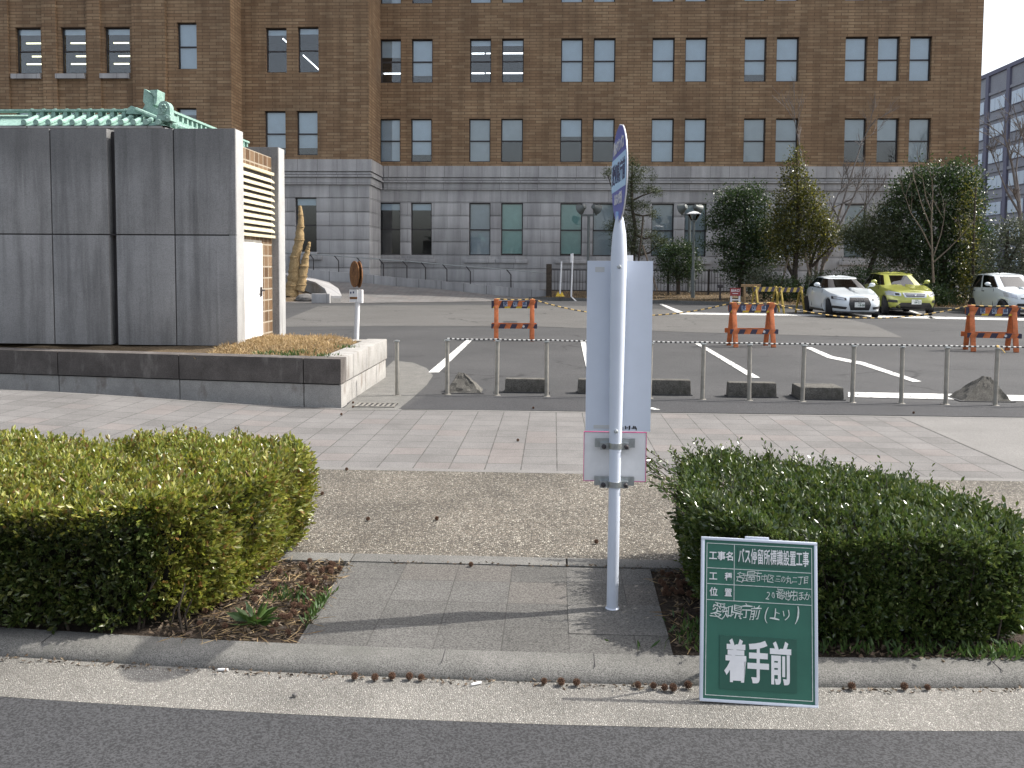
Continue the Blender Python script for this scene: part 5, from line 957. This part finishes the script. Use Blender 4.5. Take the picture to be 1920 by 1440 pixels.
# ---------------------------------------------------------------- hedges
def hedge(name, label, x0, x1, y0, y1, hf, mat, nshoot, lean, L, W, tall, wob, mat2=None, cham=.09):
    """clipped hedge: a dark twiggy core, and leafy shoots all over its top and sides; hf gives its height"""
    o = thing(name, ((x0+x1)/2, (y0+y1)/2, 0), label, 'hedge')
    def edge(y, z): return wob*(math.sin(y*5.1+z*3)+.6*math.sin(y*11+z*7))
    m = MB(); ins = .15
    def cut(y): return (cham-.09)*1.3*max(0, 1-(y-y0-ins)/.5)
    def core(u, v):
        k = v*3; yk = y0+ins+(y1-y0-2*ins)*min(1, max(0, k-1)); x = x0+ins+(x1-x0-2*ins-cut(yk))*u
        if k < 1: p = (x, y0+ins+.01*math.sin(x*23), -.02+k*(hf(x, y0)-ins+.02))
        elif k < 2: y = y0+ins+(y1-y0-2*ins)*(k-1); p = (x, y, hf(x, y)-ins+.012*math.sin(x*17+y*13))
        else: p = (x, y1-ins, (3-k)*(hf(x, y1)-ins)-.02)
        return p
    m.grid(core, 40, 24); 
    for e in (0, 1):
        ex = (lambda y: x0+ins) if e == 0 else (lambda y: x1-ins-cut(y))
        m.grid(lambda u, v: (lambda y: (ex(y), y, -.02+(hf(ex(y), y)-ins+.02)*v))(y0+ins+(y1-y0-2*ins)*u), 12, 2)
    m.build('branches', 'hedge_core', o); m = MB()
    for k in range(46):
        a = Vector((random.uniform(x0+.15, x1-.22), y0+random.uniform(.05, .3), -.02)); b_ = a+Vector((random.uniform(-.12, .12), random.uniform(-.09, .0), random.uniform(.18, .4))); m.tube([a, (a+b_)/2+Vector((random.uniform(-.03, .03), 0, 0)), b_], [.007, .005, .003], 5, False)
    m.build('stems', 'bark', o)
    hm = hf((x0+x1)/2, (y0+y1)/2); areas = np.array([(x1-x0)*(y1-y0), (x1-x0)*hm, (x1-x0)*hm*.3, (y1-y0)*hm, (y1-y0)*hm]); areas[0] *= 1.2; areas[1] *= 1.7; areas[3:] *= 1.4
    cnt = (nshoot*areas/areas.sum()).astype(int); P, D = [], []
    for k, c in enumerate(cnt):
        u, v = rng.random(c), rng.random(c); dep = np.abs(rng.normal(0, .028, c)); hh = np.vectorize(hf)
        if k == 0:
            x, y = x0+(x1-x0)*u, y0+(y1-y0)*v; z = hh(x, y)-dep+.014*np.sin(x*19)*np.sin(y*17); nrm = np.tile([0, 0, 1.], (c, 1))
        elif k in (1, 2):
            x = x0+(x1-x0)*u; yy = y0 if k == 1 else y1; sgn = 1 if k == 1 else -1; z = hh(x, np.full(c, yy))*(.04+.96*v); y = yy+sgn*(dep+.02*(1-v)*(k == 1))+.016*np.sin(x*13)*np.sin(z*15); nrm = np.tile([0, -1. if k == 1 else 1., .35], (c, 1))
        else:
            xx = x0 if k == 3 else x1; sgn = 1 if k == 3 else -1; y = y0+(y1-y0)*v; z = hh(np.full(c, xx), y)*(.05+.95*u); wv = np.array([edge(a, b) for a, b in zip(y, z)]); x = xx+sgn*(dep+.09*(1-z/hm)**2)+wv; nrm = np.tile([-sgn*1., 0, .4], (c, 1))
        P.append(np.stack([x, y, z], 1)); D.append(nrm)
    P, D = np.concatenate(P), np.concatenate(D); nz = np.sin(P[:, 0]*7.3+P[:, 2]*5)*np.sin(P[:, 1]*8.1-P[:, 2]*6)+.6*np.sin(P[:, 0]*17+P[:, 1]*13)*np.sin(P[:, 2]*19+P[:, 0]*5); P = P-D*(.012*np.clip(nz, -.5, 1.2))[:, None]
    keep = rng.random(len(P)) > np.clip(nz*.45, 0, .55); P, D = P[keep], D[keep]; cx_, cy_ = (x0+x1)/2, (y0+y1)/2
    for ex in (x0, x1):
        for ey in (y0, y1):
            sx_, sy_ = (1 if ex > cx_ else -1), (1 if ey > cy_ else -1); big = cham if (sx_ > 0 and sy_ < 0) else .09; rr = .3+(big-.09)*1.6; a = np.clip((P[:, 0]*sx_-(ex*sx_-rr))/rr, 0, 1); b_ = np.clip((P[:, 1]*sy_-(ey*sy_-rr))/rr, 0, 1); q = np.minimum(a, b_)*big; D[:, 0] += sx_*np.minimum(a, b_)*(big > .1)*1.2; P[:, 0] -= sx_*q; P[:, 1] -= sy_*q
    D = unit(D*.75+np.array(lean)+rng.normal(0, .38, D.shape))
    nl = 9; S_ = rng.uniform(.05, .10, len(P))*(1+tall*(rng.random(len(P)) > (.95 if tall > 1 else .98))*(D[:, 2] > .4)); LP, LA, LS = [], [], []; lsz = rng.uniform(.7, 1.3, len(P))
    for k in range(nl):
        t = -.35+1.1*(k+rng.uniform(0, .6, len(P)))/nl; base = P+D*(S_*t)[:, None]; r = np.cross(D, rng.normal(size=D.shape)); r = unit(r); th = np.radians(rng.uniform(25, 72, len(P)))*(1-.45*k/nl)
        LS.append(np.repeat(1., len(P))*lsz); LP.append(base); LA.append(D*np.cos(th)[:, None]+r*np.sin(th)[:, None])
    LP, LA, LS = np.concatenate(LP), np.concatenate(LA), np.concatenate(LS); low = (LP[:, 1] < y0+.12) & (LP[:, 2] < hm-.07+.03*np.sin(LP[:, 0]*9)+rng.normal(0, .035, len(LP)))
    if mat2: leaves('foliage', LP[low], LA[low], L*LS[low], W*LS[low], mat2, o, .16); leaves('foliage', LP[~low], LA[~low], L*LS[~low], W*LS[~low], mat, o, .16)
    else: leaves('foliage', LP, LA, L*LS, W*LS, mat, o, .16)
    return o
def h_left(x, y): return .585+.012*math.sin(x*2.3+y)+.012*math.sin(x*5+y*6)-.02*max(0, x+1.7)*2+.02*(y-4.6)
def h_right(x, y): return .56-.075*(x-.65)+.03*math.sin(x*3.1+y*2)+.018*math.sin(x*8+y*5)-.06*max(0, 4.35-y)
hedge('hedge', 'yellow green clipped hedge left of the bus stop paving', -3.6, -1.45, 3.86, 5.35, h_left, 'leaf_hedge_yellow', 11500, (.18, -.05, .35), .031, .0145, .6, .035, 'leaf_hedge_shade_green', .24)
hedge('hedge', 'dark glossy green hedge behind the construction board', .71, 2.22, 3.95, 5.25, h_right, 'leaf_hedge_dark', 10000, (-.1, -.02, .45), .029, .0135, 1.3, .03)
sp, sa = [], []                                       # long unclipped shoots of the dark hedge, overhanging the pebbles
tw = MB()
for k in range(64):
    x = .62+rng.random()**1.6*1.4; y = 5.25-abs(rng.normal(0, .35)); z = h_right(x, y)-.05; left = max(0, (.95-x)/.3); d = Vector((-.9*left+rng.normal(0, .25), rng.normal(0, .2), 1.-.35*left)).normalized(); ln = rng.uniform(.10, .21); p = Vector((x, y, z)); tw.tube([p, p+d*ln*.5+Vector((0, 0, .005)), p+d*ln], [.003, .0025, .001], 4)
    for j in range(16):
        t = (j+1)/16; q = p+d*ln*t; r = d.cross(Vector(rng.normal(size=3))).normalized(); a = d*.7+r*.75; sp.append(q); sa.append(a)
hr = [o for o in bpy.data.objects if o.get('category') == 'hedge'][1]
leaves('foliage', np.array(sp), np.array(sa), .03, .0135, 'leaf_hedge_dark', hr, .16); tw.build('branches', 'bark', hr)

# ---------------------------------------------------------------- litter, weeds and seed balls of the beds
def scatter_rect(n, x0, x1, y0, y1): return np.stack([rng.uniform(x0, x1, n), rng.uniform(y0, y1, n), np.zeros(n)], 1)
def flat_axis(n, up=.18): a = rng.uniform(0, 6.283, n); return np.stack([np.cos(a), np.sin(a), rng.normal(0, up, n)], 1)
n1 = 1500; p = np.concatenate([scatter_rect(n1, -1.85, -1.13, 3.84, 4.9), scatter_rect(700, .57, 1.0, 3.86, 4.9), scatter_rect(700, 1.0, 2.5, 3.82, 4.05)]); p[:, 2] = rng.uniform(-.005, .012, len(p))
tag(leaves('leaf_litter', p, flat_axis(len(p), .3), .03, .014, 'dead_leaf', None, .3), 'brown dead leaves and straw over the soil of both beds', 'leaf litter', kind='stuff')
p = np.concatenate([scatter_rect(520, -1.75, -1.12, 3.84, 4.9), scatter_rect(160, .57, .9, 3.86, 4.9)]); p[:, 2] = .004
tag(leaves('straw_litter', p, flat_axis(len(p), .12), .10, .004, 'dead_grass', None, .05), 'pale dry stalks lying on the soil beside the paving', 'stalks', kind='stuff')
p = np.concatenate([rng.normal(0, 1, (90, 3))*[.012, .1, 0]+[-1.135, 4.2, .0], rng.normal(0, 1, (70, 3))*[.08, .06, 0]+[-1.33, 4.35, 0], rng.normal(0, 1, (420, 3))*[.32, .035, 0]+[2.15, 3.88, 0], rng.normal(0, 1, (130, 3))*[.06, .09, 0]+[.68, 4.0, 0], rng.normal(0, 1, (260, 3))*[.4, .04, 0]+[1.3, 3.9, 0]]); p[:, 1] = np.clip(p[:, 1], 3.83, 4.9)
ax_ = np.stack([rng.normal(0, .6, len(p)), rng.normal(0, .6, len(p)), np.ones(len(p))], 1)
tag(leaves('green_weeds', p, ax_, .055, .011, 'leaf_weed', None, .1), 'short green weeds growing along the bed edges', 'weeds', kind='stuff')
p = np.concatenate([scatter_rect(230, -2.4, .5, 3.575, 3.622), scatter_rect(120, .5, 2.2, 3.575, 3.622), scatter_rect(110, -.9, .9, 4.90, 4.935)]); p[:, 1] += np.where(p[:, 1] < 4, .018*p[:, 0]**2, 0); p[:, 2] = np.where(p[:, 1] < 4.3, ZR+.006, .006)
tag(leaves('gutter_litter', p, flat_axis(len(p), .25), .022, .009, 'dead_leaf', None, .3), 'fine brown litter caught along the foot of the kerb', 'leaf litter', kind='stuff')
def weed(loc, label, n, L_, W_):
    o = thing('weed', loc, label, 'plant'); a = np.linspace(0, 6.283*1.9, n)+rng.normal(0, .25, n); el = rng.uniform(.15, .75, n); ax = np.stack([np.cos(a)*np.cos(el), np.sin(a)*np.cos(el), np.sin(el)], 1)
    leaves('leaf', np.tile([[loc[0], loc[1], .01]], (n, 1))+ax*.012, ax, L_, W_, 'leaf_weed', o, .12); m = MB(); m.ico((loc[0], loc[1], .008), .014, 1); m.build('crown', 'leaf_weed', o)
weed(gp(478, 1172), 'broad leaved green weed at the front corner of the left bed', 26, .11, .036); weed((.82, 4.02, 0), 'low green weed in the shade beside the construction board', 22, .08, .025)
m = MB(); m.ico((0, 0, 0), .0135, 2)
bmesh.ops.triangulate(m.bm, faces=m.bm.faces[:])
for f in list(m.bm.faces):
    c = f.calc_center_median(); q = m.bm.verts.new(c*1.75); vs = f.verts[:]
    m.bm.faces.remove(f)
    for i in range(3): m.bm.faces.new((vs[i], vs[(i+1) % 3], q))
sb = m.build('seed_ball', 'seed', None, ang=.1); me_sb = sb.data; bpy.data.objects.remove(sb)
def ball(x, y, z, label, group=None, s=1.):
    o = link('seed_ball', me_sb); o.location = (x, y, z+.016*s); s *= .72; o.scale = (s, s, s); o.rotation_euler = (random.random()*6, random.random()*6, 0); tag(o, label, 'seed ball', group)
for k in range(62):
    y = rng.uniform(3.9, 4.88); x = -1.15-abs(rng.normal(0, .17)); ball(x, y, .0, 'spiky brown seed ball among the dead leaves of the left bed', 'seed balls in the left bed', rng.uniform(.85, 1.25))
for k in range(26): ball(.58+abs(rng.normal(0, .1)), rng.uniform(4.45, 4.86), .0, 'spiky brown seed ball on the shaded soil right of the pole', 'seed balls in the right bed', rng.uniform(.85, 1.2))
for x, y, lb in [(883, 1063, 'spiky seed ball alone on the grey bus stop paving'), (1118, 1020, 'seed ball on the pebbles just left of the white pole'), (819, 976, 'seed ball in the middle of the pebble strip'), (690, 977, 'small seed ball on the pebbles left of the middle one'), (604, 929, 'seed ball on the pebbles nearest the yellow green hedge'), (650, 883, 'seed ball at the seam of pebbles and tiles'), (971, 828, 'dark seed ball alone on the pink grey tiles'), (1000, 767, 'seed ball at the rear edge of the tiles'), (1713, 776, 'seed ball at the rear edge of the pavement on the far right'), (640, 779, 'seed ball on the tiles below the planter corner'), (662, 765, 'seed ball at the lower end of the drain grate'), (662, 757, 'seed ball leaning on the planter beside the drain grate')]:
    g = gp(x, y); ball(g.x, g.y, .0, lb)
for x, y in [(665, 1275), (703, 1277), (735, 1275), (768, 1274), (790, 1277), (1020, 1283), (1052, 1286), (1081, 1287), (1196, 1291), (1225, 1292), (1246, 1296), (1262, 1297), (1290, 1292), (1594, 1290), (1690, 1288), (1735, 1290)]:
    g = gp(x, y, ZR); ball(g.x, min(g.y, 3.60+bow(g.x)), ZR, 'spiky seed ball lying in the gutter against the kerb', 'seed balls in the gutter', rng.uniform(.9, 1.2))
g = gp(553, 1306, ZR); m = MB(); m.ico((g.x, g.y, ZR+.008), .012, 2, (1, .8, .7), .08); tag(m.build('pebble', 'rock'), 'single dark pebble on the concrete gutter', 'pebble')
def butt(x, y, z, label, a):
    g = gp(x, y, z); m = MB(); d = Vector((math.cos(a), math.sin(a), 0))*.022; c = g+Vector((0, 0, .006)); m.tube([c-d, c, c+d], [.005, .0062, .0055], 7); tag(m.build('cigarette_end', 'white'), label, 'litter')
butt(893, 1284, ZR, 'pale cigarette end in the gutter below the paving', .5); butt(418, 1258, ZR, 'white scrap of paper in the gutter on the left', .05)

# ---------------------------------------------------------------- trees and shrubs
def clumps(blobs, Y, per, leaf, thick=.75, droop=0.):
    """leaf bases and directions: clumps scattered through a set of ellipsoids given in pixels (x, y, rx, ry) at depth Y"""
    P, A = [], []
    for bl in blobs:
        x, y, rx, ry = bl[:4]; k = bl[4] if len(bl) > 4 else 1.; dY = bl[5] if len(bl) > 5 else 0
        c = np.array(at(x, y, Y)); c[1] += dY; sx, sz = 1.03*rx*Y/F_PX, 1.03*ry*Y/F_PX; sy = min(1.6, max(.45*sx+.3*sz, .3))*thick; nc = max(6, int(per*k*(sx*sz)**.9))
        d = unit(rng.normal(size=(nc, 3))); r = rng.uniform(.35, 1.04, nc)**.55; cc = c+d*r[:, None]*[sx, sy, sz]*rng.uniform(.86, 1.1, (nc, 1)); s = min(leaf*1.5, .55*min(sx, sz)+.03)
        for j in range(11):
            P.append(cc+rng.normal(0, s, cc.shape)); A.append(d*.5+rng.normal(0, .6, cc.shape)+[0, 0, .25-droop])
    return np.concatenate(P), np.concatenate(A)
def px_path(pts, Y): return [at(p[0], p[1], Y)+Vector((0, p[3] if len(p) > 3 else 0, 0)) for p in pts], [p[2]*Y/F_PX for p in pts]
def tree(name, label, cat, base, Y, blobs, mat, per, leaf, wid, limbs, bark='bark', group=None, thick=.75, bs=.95):
    blobs = [(*b[:2], b[2]*bs, b[3]*bs, *b[4:]) for b in blobs]
    o = thing(name, at(base[0], base[1], Y), label, cat, group)
    m = MB()
    for l in limbs: p, r = px_path(l, Y); m.tube(p, r, 7)
    m.build('trunk', bark, o)
    p, a = clumps(blobs, Y, per, leaf, thick); leaves('crown', p, a, leaf, wid, mat, o, .12)
    return o
pine = [(1178, 300, 14, 10, .5), (1185, 318, 22, 12), (1192, 336, 20, 8), (1143, 325, 13, 7), (1205, 322, 18, 6, .5), (1222, 332, 14, 5, .5), (1183, 352, 22, 10), (1218, 358, 20, 6), (1232, 360, 12, 5), (1170, 372, 18, 8), (1202, 388, 22, 7), (1185, 384, 18, 8), (1225, 402, 14, 6), (1178, 414, 28, 12), (1150, 426, 14, 9), (1190, 434, 22, 9), (1185, 450, 32, 13), (1222, 442, 16, 7), (1172, 466, 24, 12), (1232, 460, 22, 9), (1195, 470, 18, 8), (1160, 445, 16, 9), (1240, 452, 14, 6)]
o = tree('pine_tree', 'thin layered garden pine behind the bus stop sign, propped by a pole', 'tree', (1185, 557), 44.6, pine, 'leaf_pine', 520, .13, .03, [[(1183, 557, 5), (1188, 505, 4.5), (1186, 470, 4), (1192, 430, 3.4), (1185, 390, 3), (1184, 350, 2.4), (1186, 305, 1.4)], [(1186, 470, 3), (1200, 478, 2.4), (1218, 474, 2), (1230, 462, 1.2)], [(1190, 440, 2.4), (1210, 448, 2), (1224, 443, 1)], [(1184, 400, 2), (1205, 405, 1.6), (1222, 402, 1)], [(1185, 395, 2), (1160, 392, 1.4), (1140, 330, 1)], [(1188, 375, 2), (1206, 366, 1.4), (1226, 360, .8)]], bs=.74)
m = MB(); m.tube([at(1232, 545, 43.4), at(1205, 460, 44.4)], .045, 7); m.build('prop', 'bark_pale', o); m = MB(); m.tube([at(1196, 500, 44.2), at(1203, 440, 44.2), at(1206, 405, 44.3)], .05, 6); m.build('prop', 'bark', o)
tree('round_shrub', 'small round dark shrub left of the street lamp', 'shrub', (1272, 552), 44.2, [(1270, 488, 36, 32, 1.3), (1262, 510, 30, 20), (1290, 500, 26, 26), (1250, 478, 18, 16), (1280, 465, 26, 14)], 'leaf_dark', 260, .10, .05, [[(1272, 552, 4), (1271, 520, 3.5), (1268, 490, 2)], [(1271, 522, 2.5), (1285, 500, 1.5)], [(1271, 525, 2.5), (1255, 500, 1.5)]])
tree('dense_tree', 'dense dark evergreen with a ragged tiered outline right of the street lamp', 'tree', (1388, 556), 42.6, [(1395, 380, 50, 24, 1.2), (1372, 392, 34, 24), (1408, 360, 22, 16), (1345, 412, 24, 14), (1332, 422, 12, 8), (1400, 420, 52, 30, 1.2), (1425, 440, 34, 26), (1345, 458, 32, 9), (1385, 458, 44, 22), (1405, 490, 48, 24, 1.2), (1380, 500, 30, 22), (1398, 522, 34, 20), (1430, 470, 26, 26), (1362, 370, 18, 12)], 'leaf_dark', 210, .13, .06, [[(1388, 556, 6), (1390, 510, 5), (1394, 460, 4.5), (1398, 410, 3.5), (1400, 370, 2)], [(1392, 470, 3), (1360, 460, 2.4), (1332, 458, 1.2)], [(1395, 430, 3), (1365, 415, 2), (1340, 418, 1)], [(1394, 450, 3), (1425, 440, 1.6)]])
o = tree('conical_tree', 'tall pointed tree with sunlit yellowish leaves, tied to two slanting props', 'tree', (1490, 560), 41.4, [(1495, 292, 10, 20, .8), (1492, 320, 18, 20), (1478, 335, 10, 12, .5), (1498, 348, 28, 20), (1488, 375, 36, 22), (1515, 378, 30, 20), (1505, 405, 48, 24, 1.1), (1470, 410, 22, 20), (1530, 420, 34, 22), (1500, 438, 60, 26, 1.1), (1460, 445, 24, 24), (1545, 440, 30, 22), (1478, 470, 38, 24, 1.1), (1515, 468, 36, 20), (1553, 452, 18, 12, .6), (1456, 400, 14, 16, .5), (1540, 372, 10, 10, .4)], 'leaf_olive', 190, .125, .06, [[(1490, 560, 6), (1490, 510, 5), (1494, 460, 4.5), (1497, 400, 3.4), (1495, 340, 2), (1494, 280, .8)], [(1500, 540, 4), (1478, 500, 3.5), (1470, 450, 2)], [(1510, 550, 3.5), (1518, 500, 3), (1535, 450, 2)], [(1522, 500, 3), (1550, 470, 1.5), (1568, 455, .8)]])
for a, b in (((1455, 568), (1480, 478)), ((1521, 534), (1509, 470))): m = MB(); m.tube([at(*a, 40.6), at(*b, 41.2)], .045, 7); m.build('prop', 'bark_pale', o)
tree('loose_pine', 'low spreading pine with feathery needles behind the parked hatchback', 'tree', (1627, 530), 40.5, [(1650, 415, 24, 20), (1620, 430, 26, 16), (1675, 430, 24, 18), (1600, 448, 24, 14), (1640, 450, 40, 20, 1.2), (1690, 460, 26, 22), (1665, 478, 36, 18), (1705, 485, 22, 20), (1620, 462, 26, 12), (1590, 434, 10, 6, .6), (1652, 400, 10, 8, .5), (1690, 412, 10, 10, .5)], 'leaf_pine', 330, .2, .034, [[(1627, 530, 5), (1632, 500, 4.5), (1642, 475, 4), (1648, 440, 3)], [(1642, 475, 3), (1615, 455, 2), (1600, 448, 1)], [(1644, 470, 3), (1675, 455, 2), (1695, 465, 1)]])
tree('big_evergreen', 'big dense dark evergreen masking the right end of the brick building', 'tree', (1765, 570), 40.2, [(1800, 330, 44, 26, 1.1), (1755, 340, 50, 26), (1720, 335, 26, 20), (1705, 360, 34, 28), (1690, 385, 26, 28), (1760, 380, 66, 36, 1.1), (1820, 360, 22, 34), (1815, 400, 30, 36), (1745, 430, 62, 40, 1.1), (1800, 450, 46, 40, 1.1), (1725, 470, 40, 34), (1770, 500, 66, 40, 1.2), (1835, 470, 28, 40), (1735, 540, 56, 30), (1810, 540, 50, 36), (1840, 520, 26, 34), (1672, 395, 10, 14, .4), (1850, 440, 16, 20, .6)], 'leaf_dark', 165, .15, .07, [[(1765, 570, 8), (1768, 500, 7), (1765, 430, 6), (1760, 370, 4)], [(1768, 490, 5), (1800, 440, 4), (1815, 380, 2)], [(1766, 470, 5), (1735, 420, 3), (1710, 370, 2)], [(1768, 520, 4), (1825, 480, 2)]], thick=.9)
tree('sunlit_camellia', 'glossy lighter leaves catching the sun at the right flank of the big evergreen', 'shrub', (1822, 572), 38.6, [(1832, 345, 16, 24, .6, .8), (1828, 400, 22, 40, .8, .6), (1812, 450, 26, 26, .7), (1828, 500, 24, 34, .9), (1818, 545, 28, 30, .9)], 'leaf_olive', 120, .13, .06, [[(1822, 572, 4), (1824, 500, 3), (1826, 420, 2), (1830, 350, 1)]])
tree('grey_shrub', 'grey green shrub beyond the small pale car', 'shrub', (1885, 570), 37.8, [(1880, 470, 36, 40, 1.1), (1905, 450, 30, 34), (1868, 510, 30, 34), (1905, 520, 34, 34), (1925, 480, 30, 50), (1890, 425, 24, 22, .6), (1870, 440, 14, 14, .5), (1845, 545, 26, 24), (1960, 500, 40, 50)], 'leaf_grey', 150, .12, .055, [[(1885, 570, 5), (1886, 500, 4), (1890, 430, 2)], [(1886, 500, 3), (1915, 450, 1.5)]])
for x, y, rx, ry, Y, lb, mt in [(1432, 528, 30, 26, 41.0, 'low leafy shrub at the foot of the dense dark tree', 'leaf_grey'), (1470, 545, 34, 24, 40.6, 'low clipped shrub behind the yellow trestles', 'leaf_dark'), (1545, 538, 40, 26, 40.2, 'low shrub behind the roof of the white hatchback', 'leaf_dark'), (1625, 528, 56, 26, 39.6, 'broad low shrub below the loose pine', 'leaf_dark'), (1700, 545, 46, 34, 38.8, 'bushy shrub behind the yellow green crossover', 'leaf_pine'), (1752, 560, 36, 26, 38.2, 'rounded shrub beside the yellow green crossover', 'leaf_dark')]:
    tree('low_shrub', lb, 'shrub', (x, y+ry*1.2), Y, [(x, y, rx, ry, 1.3), (x-rx*.5, y+ry*.4, rx*.6, ry*.6), (x+rx*.5, y+ry*.35, rx*.6, ry*.65)], mt, 230, .11, .05 if mt != 'leaf_pine' else .03, [[(x, y+ry*1.25, 3), (x, y+ry*.3, 2), (x+4, y-ry*.4, 1)]])
def bare(name, label, stems, Y, mat, depth, spread, taper, seed, twig_n=3, minr=.006, grav=0):
    rs = random.Random(seed); o = thing(name, at(stems[0][0][0], stems[0][0][1], Y), label, 'tree'); m = MB(); tw = MB()
    def grow(p, d, ln, r, k, mm):
        pts = [p]; q = p; e = d.copy()
        for _ in range(4): e = (e+Vector((rs.gauss(0, .09), rs.gauss(0, .09), rs.gauss(.03, .06)))).normalized(); q = q+e*ln/4; pts.append(q)
        mm.tube(pts, [r*(1-.4*j/4) for j in range(5)], 5, False)
        if k:
            for j in range(twig_n+(k > 2)):
                t = rs.uniform(.35, 1); b = pts[min(4, int(t*4)+0)]; v = e.orthogonal().normalized(); v.rotate(Matrix.Rotation(rs.uniform(0, 6.28), 3, e)); nd = (e+v*rs.uniform(.3, .85)*spread+Vector((0, 0, .12-grav))).normalized(); grow(b, nd, ln*rs.uniform(.55, .8), max(minr, r*taper), k-1, tw)
    for st in stems:
        p, r = px_path(st, Y); m.tube(p, r, 7, False); d = (p[-1]-p[-2]).normalized(); grow(p[-1], d, (p[-1]-p[-2]).length*.8+.3, r[-1], depth, m)
        for a, b, rr in zip(p[1:-1], p[2:], r[1:]): 
            v = (b-a).normalized(); w_ = v.orthogonal().normalized(); w_.rotate(Matrix.Rotation(rs.uniform(0, 6.28), 3, v)); grow(b, (v+w_*.8).normalized(), .9, rr*.5, max(1, depth-1), m)
    m.build('trunk', mat, o); tw.build('twigs', 'twig' if mat != 'bark_pale' else mat, o); return o
bare('bare_tree', 'leafless fan of fine grey twigs rising behind the pointed tree', [[(1530, 555, 4), (1530, 500, 3), (1545, 440, 2.2), (1562, 390, 1.6)], [(1534, 555, 3.5), (1545, 480, 2.5), (1575, 420, 2), (1600, 370, 1.4)], [(1520, 520, 3), (1518, 440, 2), (1512, 350, 1.5), (1500, 280, 1)], [(1536, 520, 3), (1562, 440, 2), (1592, 340, 1.5), (1612, 280, 1)], [(1540, 500, 3), (1585, 430, 2), (1620, 390, 1.2)]], 43.8, 'twig', 3, .8, .55, 3, 3, .008)
bare('bare_sapling', 'slender pale barked leafless tree in front of the big evergreen', [[(1750, 530, 2.2), (1748, 480, 1.7), (1746, 420, 1.3), (1749, 360, .8)], [(1748, 470, 1.4), (1728, 430, 1.1), (1708, 400, .8), (1698, 370, .5)], [(1747, 430, 1.3), (1730, 390, .9), (1718, 350, .6)], [(1750, 492, 1.4), (1775, 470, 1), (1800, 445, .6)], [(1748, 400, 1.1), (1736, 370, .8), (1730, 335, .5)], [(1750, 480, 1.1), (1764, 440, .8), (1770, 410, .5)]], 37.6, 'bark_pale', 2, .6, .5, 5, 2, .006)
bare('bare_tree', 'leafless brown tree against the distant office block at the right edge', [[(1925, 540, 5), (1918, 450, 4), (1910, 380, 3), (1898, 310, 2)], [(1918, 440, 3), (1935, 370, 2.4), (1925, 300, 1.6)], [(1912, 400, 2.4), (1888, 360, 1.6), (1872, 320, 1)], [(1912, 380, 2), (1905, 320, 1.4), (1912, 260, 1)]], 44., 'twig', 3, .9, .55, 11, 3, .01)
p = np.stack([rng.uniform(-.5, 22, 2600), rng.uniform(36, 46, 2600), np.zeros(2600)], 1); kb = np.interp(p[:, 0], [k[0] for k in KB], [k[1] for k in KB]); p[:, 1] = kb+.25+rng.random(2600)**1.5*5; p[:, 2] = .1+np.clip((p[:, 1]-kb)*.04, 0, .3)
tag(leaves('bed_grass', p, np.stack([rng.normal(0, .6, 2600), rng.normal(0, .6, 2600), np.ones(2600)], 1), .12, .02, 'dead_grass', None, .1), 'dry tufts of grass over the far planted bed', 'grass', kind='stuff')
